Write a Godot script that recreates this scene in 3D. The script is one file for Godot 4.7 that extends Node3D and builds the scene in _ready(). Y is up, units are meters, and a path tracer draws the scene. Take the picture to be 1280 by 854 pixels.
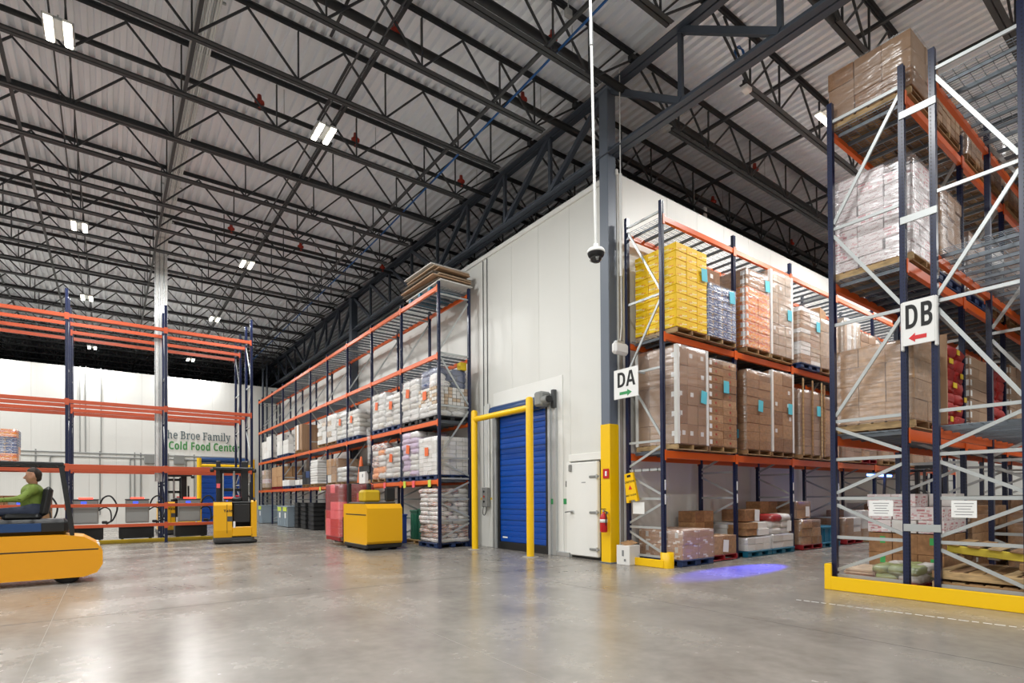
extends Node3D
# A food-bank warehouse: polished floor, pallet racks, cooler walls, joists under a steel deck.
# Units are metres; +X runs down the aisles to the right, -Z runs down the cooler wall to the left.

var rng := RandomNumberGenerator.new()
var M := {}
var meshes := {}
var numbers := {}
var labels := {}

const DECK := 10.35
const GX := 8.55          # the girder line
const WX := 8.7           # face of the cooler wall beside the blue door
const WZ := -7.95         # face of the cooler wall behind rack DA

func _ready() -> void:
	rng.seed = 7
	make_camera_and_light()
	make_materials()
	make_shell()
	make_roof()
	make_columns()
	make_lamps()
	make_cooler_door()
	make_racks()
	make_goods_da()
	make_goods_db()
	make_goods_long()
	make_back_corner()
	make_trucks()
	make_small_things()

func make_camera_and_light() -> void:
	var cam := Camera3D.new()
	cam.name = "camera"
	cam.projection = Camera3D.PROJECTION_FRUSTUM
	cam.near = 0.1
	cam.far = 200.0
	cam.keep_aspect = Camera3D.KEEP_HEIGHT
	var f := 683.88
	cam.size = 0.1 * 854.0 / f
	cam.frustum_offset = Vector2(0.0, 0.1 * (616.28 - 427.0) / f)
	cam.position = Vector3(0, 1.4, 0)
	cam.rotation_order = EULER_ORDER_YXZ
	cam.rotation_degrees = Vector3(0.443, -36.43, -0.372)
	add_child(cam)
	cam.current = true
	var env := Environment.new()
	env.background_mode = Environment.BG_COLOR
	env.background_color = Color(0.02, 0.02, 0.022)
	env.tonemap_mode = Environment.TONE_MAPPER_LINEAR
	env.tonemap_exposure = 1.4
	env.sdfgi_enabled = true
	env.ssao_enabled = true
	env.ssil_enabled = true
	var we := WorldEnvironment.new()
	we.name = "world"
	we.environment = env
	add_child(we)

# ------------------------------------------------------------------ naming
func numbered(parent: Node, called: String) -> String:
	var key := str(parent.get_instance_id()) + called
	var n: int = numbers.get(key, 0)
	numbers[key] = n + 1
	return called if n == 0 else "%s_%03d" % [called, n]

func tag(o: Node, label: String, category: String, group := "", kind := "") -> void:
	if label:
		o.set_meta("label", label)
		var words := label.split(" ", false).size()
		if words < 4 or words > 16:
			print("LABEL LENGTH ", words, ": ", label)
		if labels.has(label):
			print("SAME LABEL: ", label)
		labels[label] = true
	if category:
		o.set_meta("category", category)
	if group:
		o.set_meta("group", group)
	if kind:
		o.set_meta("kind", kind)

func thing(called: String, label: String, category: String, at := Vector3.ZERO, turn := 0.0, group := "") -> Node3D:
	var o := Node3D.new()
	o.name = numbered(self, called)
	add_child(o)
	o.position = at
	o.rotation.y = turn
	tag(o, label, category, group)
	return o

func put(called: String, mesh: Mesh, mat: Material, parent: Node3D = self, xf := Transform3D.IDENTITY) -> MeshInstance3D:
	var o := MeshInstance3D.new()
	o.name = numbered(parent, called)
	o.mesh = mesh
	if mat:
		o.material_override = mat
	o.transform = xf
	o.cast_shadow = GeometryInstance3D.SHADOW_CASTING_SETTING_ON
	parent.add_child(o)
	return o

func struct(called: String, mesh: Mesh, mat: Material, label: String, category: String, xf := Transform3D.IDENTITY) -> MeshInstance3D:
	var o := put(called, mesh, mat, self, xf)
	tag(o, label, category, "", "structure")
	return o

func T(x: float, y: float, z: float) -> Transform3D:
	return Transform3D(Basis.IDENTITY, Vector3(x, y, z))

func TV(v: Vector3) -> Transform3D:
	return Transform3D(Basis.IDENTITY, v)

func TR(at: Vector3, turn: Vector3) -> Transform3D:
	return Transform3D(Basis.from_euler(turn), at)

# ------------------------------------------------------------------ meshes
func tri(st: SurfaceTool, a: Vector3, b: Vector3, c: Vector3, mid: Vector3) -> void:
	if (c - a).cross(b - a).dot((a + b + c) / 3.0 - mid) < 0.0:
		var t := b
		b = c
		c = t
	st.add_vertex(a)
	st.add_vertex(b)
	st.add_vertex(c)

func quad(st: SurfaceTool, a: Vector3, b: Vector3, c: Vector3, d: Vector3, mid: Vector3) -> void:
	tri(st, a, b, c, mid)
	tri(st, a, c, d, mid)

func start(smooth := false) -> SurfaceTool:
	var st := SurfaceTool.new()
	st.begin(Mesh.PRIMITIVE_TRIANGLES)
	st.set_smooth_group(0 if smooth else -1)
	return st

func done(st: SurfaceTool, onto: ArrayMesh = null) -> ArrayMesh:
	st.generate_normals()
	return st.commit(onto)

func add_box(st: SurfaceTool, at: Vector3, s: Vector3, turn := Basis.IDENTITY) -> void:
	var h := s / 2.0
	for a in 3:
		var b := (a + 1) % 3
		var c := (a + 2) % 3
		for sg in [-1.0, 1.0]:
			var p: Array[Vector3] = []
			for k in [[-1.0, -1.0], [1.0, -1.0], [1.0, 1.0], [-1.0, 1.0]]:
				var v := Vector3.ZERO
				v[a] = h[a] * sg
				v[b] = h[b] * k[0]
				v[c] = h[c] * k[1]
				p.append(at + turn * v)
			quad(st, p[0], p[1], p[2], p[3], at)

func add_bar(st: SurfaceTool, a: Vector3, b: Vector3, w: float, d: float) -> void:
	var x := bar(a, b, w, d)
	var l := (b - a).length()
	add_box(st, (a + b) / 2.0, Vector3(w, l, d), x.basis.orthonormalized())

# chamfered box round its middle
func cbox(s: Vector3, bevel := 0.004) -> ArrayMesh:
	var key := "c%.3f,%.3f,%.3f,%.4f" % [s.x, s.y, s.z, bevel]
	if meshes.has(key):
		return meshes[key]
	var st := start()
	var h := s / 2.0
	var q := Vector3(h.x - bevel, h.y - bevel, h.z - bevel)
	var P := func(sg: Vector3, axis: int) -> Vector3:
		var v := q * sg
		v[axis] = h[axis] * sg[axis]
		return v
	for a in 3:
		var b := (a + 1) % 3
		var c := (a + 2) % 3
		for s1 in [-1.0, 1.0]:
			var p: Array[Vector3] = []
			for k in [[-1.0, -1.0], [1.0, -1.0], [1.0, 1.0], [-1.0, 1.0]]:
				var sg := Vector3.ONE
				sg[a] = s1
				sg[b] = k[0]
				sg[c] = k[1]
				p.append(P.call(sg, a))
			quad(st, p[0], p[1], p[2], p[3], Vector3.ZERO)
			for s2 in [-1.0, 1.0]:
				var lo := Vector3.ONE
				lo[a] = s1
				lo[b] = s2
				lo[c] = -1.0
				var hi := lo
				hi[c] = 1.0
				quad(st, P.call(lo, a), P.call(hi, a), P.call(hi, b), P.call(lo, b), Vector3.ZERO)
	for x in [-1.0, 1.0]:
		for y in [-1.0, 1.0]:
			for z in [-1.0, 1.0]:
				var sg := Vector3(x, y, z)
				tri(st, P.call(sg, 0), P.call(sg, 1), P.call(sg, 2), Vector3.ZERO)
	meshes[key] = done(st)
	return meshes[key]

func unit_box() -> Mesh:
	if not meshes.has("unit"):
		meshes["unit"] = BoxMesh.new()
	return meshes["unit"]

func unit_tube(n := 12) -> Mesh:
	var key := "tube%d" % n
	if not meshes.has(key):
		var c := CylinderMesh.new()
		c.top_radius = 1.0
		c.bottom_radius = 1.0
		c.height = 1.0
		c.radial_segments = n
		c.rings = 1
		meshes[key] = c
	return meshes[key]

# puts a unit box or tube between two points
func bar(a: Vector3, b: Vector3, w: float, d: float) -> Transform3D:
	var y := b - a
	var n := y.normalized()
	var side := Vector3.UP if absf(n.y) < 0.95 else Vector3.RIGHT
	var x := n.cross(side).normalized()
	if absf(n.y) >= 0.95:
		x = Vector3.RIGHT - n * n.x
		x = x.normalized()
	var z := x.cross(n)
	return Transform3D(Basis(x * w, y, z * d), (a + b) / 2.0)

func rod(called: String, a: Vector3, b: Vector3, r: float, mat: Material, parent: Node3D, n := 10) -> MeshInstance3D:
	return put(called, unit_tube(n), mat, parent, bar(a, b, r, r))

func beam(called: String, a: Vector3, b: Vector3, w: float, d: float, mat: Material, parent: Node3D) -> MeshInstance3D:
	return put(called, unit_box(), mat, parent, bar(a, b, w, d))

func block(called: String, at: Vector3, s: Vector3, mat: Material, parent: Node3D, bevel := 0.006) -> MeshInstance3D:
	return put(called, cbox(s, minf(bevel, minf(s.x, minf(s.y, s.z)) * 0.45)), mat, parent, TV(at))

# a flat outline in x and y, given depth along z from -depth/2 to +depth/2
func prism(outline: PackedVector2Array, depth: float) -> ArrayMesh:
	var st := start()
	var index := Geometry2D.triangulate_polygon(outline)
	var mid := Vector2.ZERO
	for p in outline:
		mid += p / outline.size()
	for k in range(0, index.size(), 3):
		for z in [-depth / 2.0, depth / 2.0]:
			tri(st, Vector3(outline[index[k]].x, outline[index[k]].y, z), Vector3(outline[index[k + 1]].x, outline[index[k + 1]].y, z), Vector3(outline[index[k + 2]].x, outline[index[k + 2]].y, z), Vector3(mid.x, mid.y, 0))
	var clockwise := Geometry2D.is_polygon_clockwise(outline)
	for k in outline.size():
		var a := outline[k]
		var b := outline[(k + 1) % outline.size()]
		var out := Vector2(b.y - a.y, a.x - b.x) * (-1.0 if clockwise else 1.0)
		var m := (a + b) / 2.0 - out.normalized() * 0.01
		quad(st, Vector3(a.x, a.y, -depth / 2), Vector3(b.x, b.y, -depth / 2), Vector3(b.x, b.y, depth / 2), Vector3(a.x, a.y, depth / 2), Vector3(m.x, m.y, 0))
	return done(st)

# a round profile turned about y: points are (radius, height)
func lathe(profile: PackedVector2Array, n := 20) -> ArrayMesh:
	var st := start(true)
	for k in profile.size() - 1:
		for i in n:
			var a0 := TAU * i / n
			var a1 := TAU * (i + 1) / n
			var p := profile[k]
			var q := profile[k + 1]
			var A := Vector3(cos(a0) * p.x, p.y, sin(a0) * p.x)
			var B := Vector3(cos(a1) * p.x, p.y, sin(a1) * p.x)
			var C := Vector3(cos(a1) * q.x, q.y, sin(a1) * q.x)
			var D := Vector3(cos(a0) * q.x, q.y, sin(a0) * q.x)
			var n2 := Vector2(q.y - p.y, p.x - q.x)
			var am := (a0 + a1) / 2
			var out := Vector3(cos(am) * n2.x, n2.y, sin(am) * n2.x)
			var mid := (A + B + C + D) / 4.0 - out.normalized() * 0.001
			if p.x > 0.0001:
				tri(st, A, B, C, mid)
			if q.x > 0.0001:
				tri(st, A, C, D, mid)
	return done(st)

# a hose through points
func hose(points: PackedVector3Array, r: float, n := 8) -> ArrayMesh:
	var curve := Curve3D.new()
	for k in points.size():
		var t := (points[mini(k + 1, points.size() - 1)] - points[maxi(k - 1, 0)]) / 6.0
		curve.add_point(points[k], -t, t)
	var p := curve.tessellate(4, 4)
	var st := start(true)
	var rings := []
	var side := Vector3(0.3, 0.2, 0.9)
	for k in p.size():
		var d := (p[mini(k + 1, p.size() - 1)] - p[maxi(k - 1, 0)]).normalized()
		side = (side - d * side.dot(d)).normalized()
		var up := d.cross(side)
		var ring := PackedVector3Array()
		for i in n:
			ring.append(p[k] + (side * cos(TAU * i / n) + up * sin(TAU * i / n)) * r)
		rings.append(ring)
	for k in p.size() - 1:
		var mid := (p[k] + p[k + 1]) / 2.0
		for i in n:
			quad(st, rings[k][i], rings[k][(i + 1) % n], rings[k + 1][(i + 1) % n], rings[k + 1][i], mid)
	return done(st)

# a stuffed sack lying flat: size x, y, z round its middle
func sack(variant: int) -> ArrayMesh:
	var key := "sack%d" % variant
	if meshes.has(key):
		return meshes[key]
	var noise := FastNoiseLite.new()
	noise.seed = 40 + variant
	noise.frequency = 1.6
	var st := start(true)
	var nu := 14
	var nv := 8
	var grid := []
	for j in nv + 1:
		var row := PackedVector3Array()
		for i in nu:
			var th := TAU * i / nu
			var ph := PI * (float(j) / nv - 0.5)
			var c := cos(ph)
			var se := func(v: float, e: float) -> float: return signf(v) * pow(absf(v), e)
			var v := Vector3(se.call(cos(th), 0.35) * pow(absf(c), 0.45), se.call(sin(ph), 0.75), se.call(sin(th), 0.35) * pow(absf(c), 0.45)) * 0.5
			v += v * noise.get_noise_3dv(v * 2.2) * 0.22
			row.append(v)
		grid.append(row)
	for j in nv:
		for i in nu:
			quad(st, grid[j][i], grid[j][(i + 1) % nu], grid[j + 1][(i + 1) % nu], grid[j + 1][i], Vector3.ZERO)
	st.index()
	meshes[key] = done(st)
	return meshes[key]

func words(called: String, text: String, height: float, depth: float, font_name: String, mat: Material, parent: Node3D, xf: Transform3D, weight := 400, stretch := 1.0) -> MeshInstance3D:
	var t := TextMesh.new()
	var font := SystemFont.new()
	font.font_names = PackedStringArray([font_name])
	font.font_weight = weight
	t.font = font
	t.text = text
	t.font_size = 64
	t.pixel_size = height / 46.0
	t.depth = depth
	t.curve_step = 2.0
	return put(called, t, mat, parent, xf * Transform3D(Basis.from_scale(Vector3(stretch, 1, 1)), Vector3.ZERO))

# ------------------------------------------------------------------ materials
func paint(called: String, c: Color, rough := 0.5, metal := 0.0) -> StandardMaterial3D:
	var m := StandardMaterial3D.new()
	m.resource_name = called
	m.albedo_color = c
	m.roughness = rough
	m.metallic = metal
	M[called] = m
	return m

func rgb8(r: int, g: int, b: int) -> Color:
	return Color(r / 255.0, g / 255.0, b / 255.0)

func noise_image(w: int, h: int, freq: float, sd: int, octaves := 4, stretch_x := 1.0) -> Image:
	var n := FastNoiseLite.new()
	n.seed = sd
	n.noise_type = FastNoiseLite.TYPE_SIMPLEX_SMOOTH
	n.frequency = freq
	n.fractal_octaves = octaves
	var im := n.get_seamless_image(int(w / stretch_x), h, false, false, 0.15)
	im.convert(Image.FORMAT_L8)
	if stretch_x != 1.0:
		im.resize(w, h, Image.INTERPOLATE_CUBIC)
	return im

func make_materials() -> void:
	# polished concrete: clouds, mottling and long faint scuffs
	var w := 1024
	var a := noise_image(w, w, 0.006, 1, 5).get_data()
	var b := noise_image(w, w, 0.05, 2, 4).get_data()
	var d := noise_image(w, w, 0.03, 5, 3, 16.0)
	d.rotate_90(CLOCKWISE)
	var e := d.get_data()
	var col := PackedByteArray()
	col.resize(w * w * 3)
	var rg := PackedByteArray()
	rg.resize(w * w)
	for k in w * w:
		var v := (a[k] - 128) * 0.12 + (b[k] - 128) * 0.05 + (e[k] - 128) * 0.03
		col[k * 3] = clampi(int(143 + v), 0, 255)
		col[k * 3 + 1] = clampi(int(138 + v * 0.98), 0, 255)
		col[k * 3 + 2] = clampi(int(131 + v * 0.95), 0, 255)
		rg[k] = clampi(int(66 + (a[k] - 128) * 0.08 + (b[k] - 128) * 0.03), 30, 120)
	var fm := paint("polished concrete", Color.WHITE, 1.0)
	fm.albedo_texture = ImageTexture.create_from_image(Image.create_from_data(w, w, false, Image.FORMAT_RGB8, col))
	fm.roughness_texture = ImageTexture.create_from_image(Image.create_from_data(w, w, false, Image.FORMAT_L8, rg))
	fm.uv1_triplanar = true
	fm.uv1_world_triplanar = true
	fm.uv1_scale = Vector3(0.11, 0.11, 0.11)
	fm.metallic_specular = 0.58
	paint("joint", rgb8(92, 88, 82), 0.8)
	paint("joint pale", rgb8(160, 155, 147), 0.6)
	# steel deck and steelwork
	var dm := paint("deck steel", rgb8(244, 247, 252), 0.4, 0.3)
	dm.metallic_specular = 0.5
	paint("deck shade", rgb8(80, 80, 80), 0.8)
	paint("joist steel", rgb8(52, 54, 57), 0.5)
	paint("girder steel", rgb8(72, 80, 92), 0.45)
	paint("column grey", rgb8(104, 113, 126), 0.45)
	paint("pipe black", rgb8(34, 35, 37), 0.45)
	paint("galvanised", rgb8(186, 189, 190), 0.35, 0.5)
	paint("zinc brace", rgb8(186, 190, 190), 0.38, 0.45)
	paint("deck bar", rgb8(120, 128, 136), 0.4, 0.4)
	paint("conduit white", rgb8(225, 226, 224), 0.45)
	paint("blue pipe", rgb8(28, 92, 160), 0.5)
	paint("red fitting", rgb8(168, 48, 30), 0.5)
	paint("orange fitting", rgb8(206, 96, 36), 0.5)
	# walls
	var pm := paint("wall panel", rgb8(226, 226, 221), 0.42)
	pm.heightmap_enabled = true
	pm.heightmap_texture = ImageTexture.create_from_image(ribs())
	pm.heightmap_scale = 0.10
	pm.uv1_triplanar = true
	pm.uv1_scale = Vector3(4, 4, 4)
	pm.metallic_specular = 0.45
	paint("wall plain", rgb8(226, 226, 221), 0.6)
	paint("dark void", rgb8(40, 41, 43), 0.9)
	paint("white trim", rgb8(238, 238, 234), 0.4)
	paint("aluminium", rgb8(196, 199, 200), 0.35, 0.55)
	paint("white door", rgb8(240, 240, 236), 0.35)
	# racks
	paint("rack navy", rgb8(17, 28, 64), 0.28)
	paint("rack navy dark", rgb8(8, 10, 22), 0.6)
	paint("rack orange", rgb8(226, 98, 30), 0.36)
	paint("rack rust", rgb8(186, 78, 42), 0.42)
	paint("guard yellow", rgb8(250, 200, 6), 0.3)
	paint("guard mustard", rgb8(196, 164, 24), 0.45)
	# door
	var bd := paint("curtain blue", rgb8(6, 74, 168), 0.3)
	bd.metallic_specular = 0.5
	paint("roller blue", rgb8(30, 66, 116), 0.35)
	paint("rubber black", rgb8(26, 26, 27), 0.55)
	paint("motor grey", rgb8(138, 140, 138), 0.45)
	# goods
	var cb := [rgb8(184, 138, 94), rgb8(172, 126, 84), rgb8(194, 150, 106), rgb8(158, 114, 76), rgb8(204, 160, 116)]
	var grain := ImageTexture.create_from_image(tone(noise_image(256, 256, 0.03, 21, 4), 205, 255))
	for k in cb.size():
		var m := paint("card %d" % k, cb[k], 0.7)
		m.albedo_texture = grain
		m.uv1_triplanar = true
		m.uv1_scale = Vector3(1.4, 1.4, 1.4)
	for k in 3:
		var m := paint("card pale %d" % k, [rgb8(205, 178, 150), rgb8(196, 168, 140), rgb8(214, 190, 164)][k], 0.7)
		m.albedo_texture = grain
		m.uv1_triplanar = true
	for k in 3:
		paint("card white %d" % k, [rgb8(232, 230, 226), rgb8(222, 219, 214), rgb8(238, 236, 233)][k], 0.6)
	for k in 3:
		paint("card grey %d" % k, [rgb8(164, 130, 100), rgb8(152, 118, 90), rgb8(176, 142, 112)][k], 0.65)
	print_mat("yellow case", [rgb8(255, 208, 0), rgb8(222, 70, 28), rgb8(252, 240, 200), rgb8(255, 222, 40)], 3, Vector3(2.9, 5.0, 2.9), [0.7, 0.05, 0.1, 0.15])
	print_mat("blue case", [rgb8(44, 88, 150), rgb8(232, 236, 240), rgb8(28, 60, 118), rgb8(232, 186, 60)], 5, Vector3(3.0, 6.8, 3.0), [0.42, 0.38, 0.12, 0.08])
	print_mat("orange case", [rgb8(246, 150, 46), rgb8(236, 226, 214), rgb8(220, 76, 44), rgb8(250, 196, 90)], 9, Vector3(2.8, 6.0, 2.8), [0.42, 0.26, 0.2, 0.12])
	print_mat("pink case", [rgb8(236, 226, 226), rgb8(222, 178, 180), rgb8(244, 240, 240), rgb8(206, 140, 146)], 11, Vector3(3.0, 4.6, 3.0), [0.55, 0.2, 0.17, 0.08])
	print_mat("maroon case", [rgb8(226, 216, 216), rgb8(196, 160, 162), rgb8(240, 236, 236), rgb8(206, 182, 184)], 12, Vector3(2.6, 7.0, 2.6), [0.55, 0.14, 0.17, 0.14])
	print_mat("logo case", [rgb8(186, 146, 116), rgb8(232, 222, 212), rgb8(176, 136, 106), rgb8(200, 160, 130)], 14, Vector3(2.2, 3.0, 2.2), [0.76, 0.09, 0.09, 0.06])
	print_mat("sack print", [rgb8(232, 230, 226), rgb8(190, 56, 58), rgb8(238, 236, 234), rgb8(70, 90, 120)], 17, Vector3(0.8, 3.0, 0.8), [0.72, 0.1, 0.1, 0.08])
	print_mat("sack colours", [rgb8(214, 212, 210), rgb8(170, 44, 52), rgb8(52, 48, 56), rgb8(216, 150, 70)], 19, Vector3(0.8, 2.6, 0.8), [0.5, 0.2, 0.16, 0.14])
	paint("sack white", rgb8(210, 208, 204), 0.5)
	paint("sack cream", rgb8(202, 197, 187), 0.5)
	paint("sack purple", rgb8(196, 176, 200), 0.55)
	paint("net red", rgb8(168, 30, 26), 0.55)
	var nr := paint("net bag", rgb8(190, 36, 30), 0.5)
	nr.heightmap_enabled = true
	nr.heightmap_texture = ImageTexture.create_from_image(noise_image(256, 256, 0.06, 31, 2))
	nr.heightmap_scale = 2.0
	nr.uv1_triplanar = true
	nr.uv1_scale = Vector3(1.2, 1.2, 1.2)
	paint("tag yellow", rgb8(232, 200, 36), 0.5)
	paint("tag orange", rgb8(232, 110, 58), 0.55)
	paint("sheet blue", rgb8(96, 206, 226), 0.55)
	paint("sheet white", rgb8(240, 240, 238), 0.6)
	paint("sheet pink", rgb8(246, 104, 112), 0.55)
	paint("sheet lime", rgb8(206, 222, 84), 0.55)
	paint("label green", rgb8(66, 170, 90), 0.55)
	paint("ink", rgb8(22, 22, 24), 0.6)
	paint("ink grey", rgb8(128, 128, 130), 0.6)
	paint("corner board", rgb8(236, 236, 232), 0.55)
	paint("deep red", rgb8(150, 28, 34), 0.5)
	paint("deep blue", rgb8(38, 62, 110), 0.5)
	paint("teal plastic", rgb8(20, 104, 132), 0.45)
	paint("green plastic", rgb8(44, 108, 84), 0.45)
	paint("blue plastic", rgb8(40, 62, 132), 0.45)
	paint("grey plastic", rgb8(136, 150, 160), 0.45)
	paint("black plastic", rgb8(28, 29, 31), 0.5)
	paint("navy plastic", rgb8(34, 56, 98), 0.5)
	paint("lime bag", rgb8(172, 184, 128), 0.5)
	var wood := ImageTexture.create_from_image(tone(noise_image(256, 256, 0.025, 33, 4, 6.0), 170, 255))
	for k in 4:
		var m := paint("wood %d" % k, [rgb8(206, 166, 112), rgb8(188, 146, 98), rgb8(218, 184, 134), rgb8(166, 128, 90)][k], 0.75)
		m.albedo_texture = wood
		m.uv1_triplanar = true
		m.uv1_scale = Vector3(0.9, 2.5, 2.5)
	paint("wood grey", rgb8(110, 100, 88), 0.8)
	paint("wood yellow paint", rgb8(220, 196, 66), 0.6)
	# stretch film: thin clear sheets with wrinkles that run round the load
	for k in 3:
		var m := paint("film %d" % k, [Color(0.97, 0.97, 0.97, 0.13), Color(0.98, 0.98, 0.99, 0.2), Color(0.97, 0.96, 0.95, 0.08)][k], 0.27, 0.85)
		m.transparency = BaseMaterial3D.TRANSPARENCY_ALPHA
		m.cull_mode = BaseMaterial3D.CULL_DISABLED
		m.normal_enabled = true
		var im := noise_image(512, 512, 0.022, 50 + k, 5, [5.0, 7.0, 4.0][k])
		im.bump_map_to_normal_map(5.0)
		m.normal_texture = ImageTexture.create_from_image(im)
		m.normal_scale = 1.0
		m.uv1_triplanar = true
		m.uv1_scale = Vector3(0.9, 0.9, 0.9)
	# trucks and boxes of equipment
	paint("truck yellow", rgb8(236, 176, 12), 0.35)
	paint("truck amber", rgb8(238, 164, 22), 0.35)
	paint("truck black", rgb8(28, 29, 30), 0.45)
	paint("truck grey", rgb8(72, 74, 76), 0.5)
	paint("charger grey", rgb8(140, 140, 138), 0.5)
	paint("tyre", rgb8(24, 24, 24), 0.8)
	paint("hi-vis green", rgb8(112, 132, 52), 0.75)
	paint("denim", rgb8(44, 52, 72), 0.8)
	paint("skin", rgb8(188, 138, 110), 0.55)
	paint("hair", rgb8(46, 34, 26), 0.7)
	paint("extinguisher red", rgb8(196, 24, 32), 0.3)
	paint("sign white", rgb8(240, 240, 238), 0.4)
	paint("sign green", rgb8(46, 146, 84), 0.5)
	paint("sign red", rgb8(214, 40, 44), 0.5)
	paint("letter green", rgb8(64, 142, 72), 0.5)
	paint("letter slate", rgb8(64, 88, 96), 0.5)
	glow("lamp glow", Color(1.0, 0.97, 0.9), 9.0)
	glow("red glow", Color(1.0, 0.22, 0.16), 3.0)
	glow("blue display", Color(0.25, 0.35, 0.9), 0.8)
	glow("blue glow", Color(0.35, 0.5, 1.0), 9.0)
	var lens := paint("dome smoke", Color(0.05, 0.05, 0.055, 0.7), 0.08)
	lens.metallic_specular = 0.6

func glow(called: String, c: Color, e: float) -> void:
	var m := paint(called, c, 0.4)
	m.emission_enabled = true
	m.emission = c
	m.emission_energy_multiplier = e

func tone(im: Image, lo: int, hi: int) -> Image:
	var d := im.get_data()
	for k in d.size():
		d[k] = lo + int(d[k] * (hi - lo) / 255.0)
	return Image.create_from_data(im.get_width(), im.get_height(), false, Image.FORMAT_L8, d)

func ribs() -> Image:
	# shallow flat ribs of a rolled metal skin, running up
	var im := Image.create(64, 8, false, Image.FORMAT_L8)
	for x in 64:
		var v := 0.5 + 0.5 * clampf(3.0 * sin(TAU * x / 64.0), -1.0, 1.0)
		for y in 8:
			im.set_pixel(x, y, Color(v, v, v))
	return im

# flat print of one packaging case: a ground colour with bands, blocks and marks
func print_mat(called: String, cols: Array, sd: int, scale: Vector3, share: Array) -> void:
	var r := RandomNumberGenerator.new()
	r.seed = sd
	var im := Image.create(128, 128, false, Image.FORMAT_RGB8)
	im.fill(cols[0])
	for k in range(1, cols.size()):
		var want := int(share[k] * 128 * 128)
		while want > 0:
			var bw := r.randi_range(6, 44)
			var bh := r.randi_range(4, 18)
			im.fill_rect(Rect2i(r.randi_range(-4, 124), r.randi_range(-2, 124), bw, bh), cols[k])
			want -= bw * bh
	im.fill_rect(Rect2i(0, 0, 128, 3), (cols[0] as Color).darkened(0.25))
	var m := paint(called, Color.WHITE, 0.5)
	m.albedo_texture = ImageTexture.create_from_image(im)
	m.uv1_triplanar = true
	m.uv1_scale = scale
	m.uv1_offset = Vector3(0.5, 0.5, 0.5)
	m.uv1_triplanar_sharpness = 8.0

# ------------------------------------------------------------------ the building
const ORD := ["first", "second", "third", "fourth", "fifth", "sixth", "seventh", "eighth", "ninth", "tenth", "eleventh", "twelfth", "thirteenth", "fourteenth", "fifteenth", "sixteenth", "seventeenth", "eighteenth", "nineteenth", "twentieth", "twenty-first", "twenty-second", "twenty-third", "twenty-fourth", "twenty-fifth", "twenty-sixth", "twenty-seventh", "twenty-eighth", "twenty-ninth", "thirtieth", "thirty-first", "thirty-second", "thirty-third", "thirty-fourth", "thirty-fifth", "thirty-sixth"]

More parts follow.
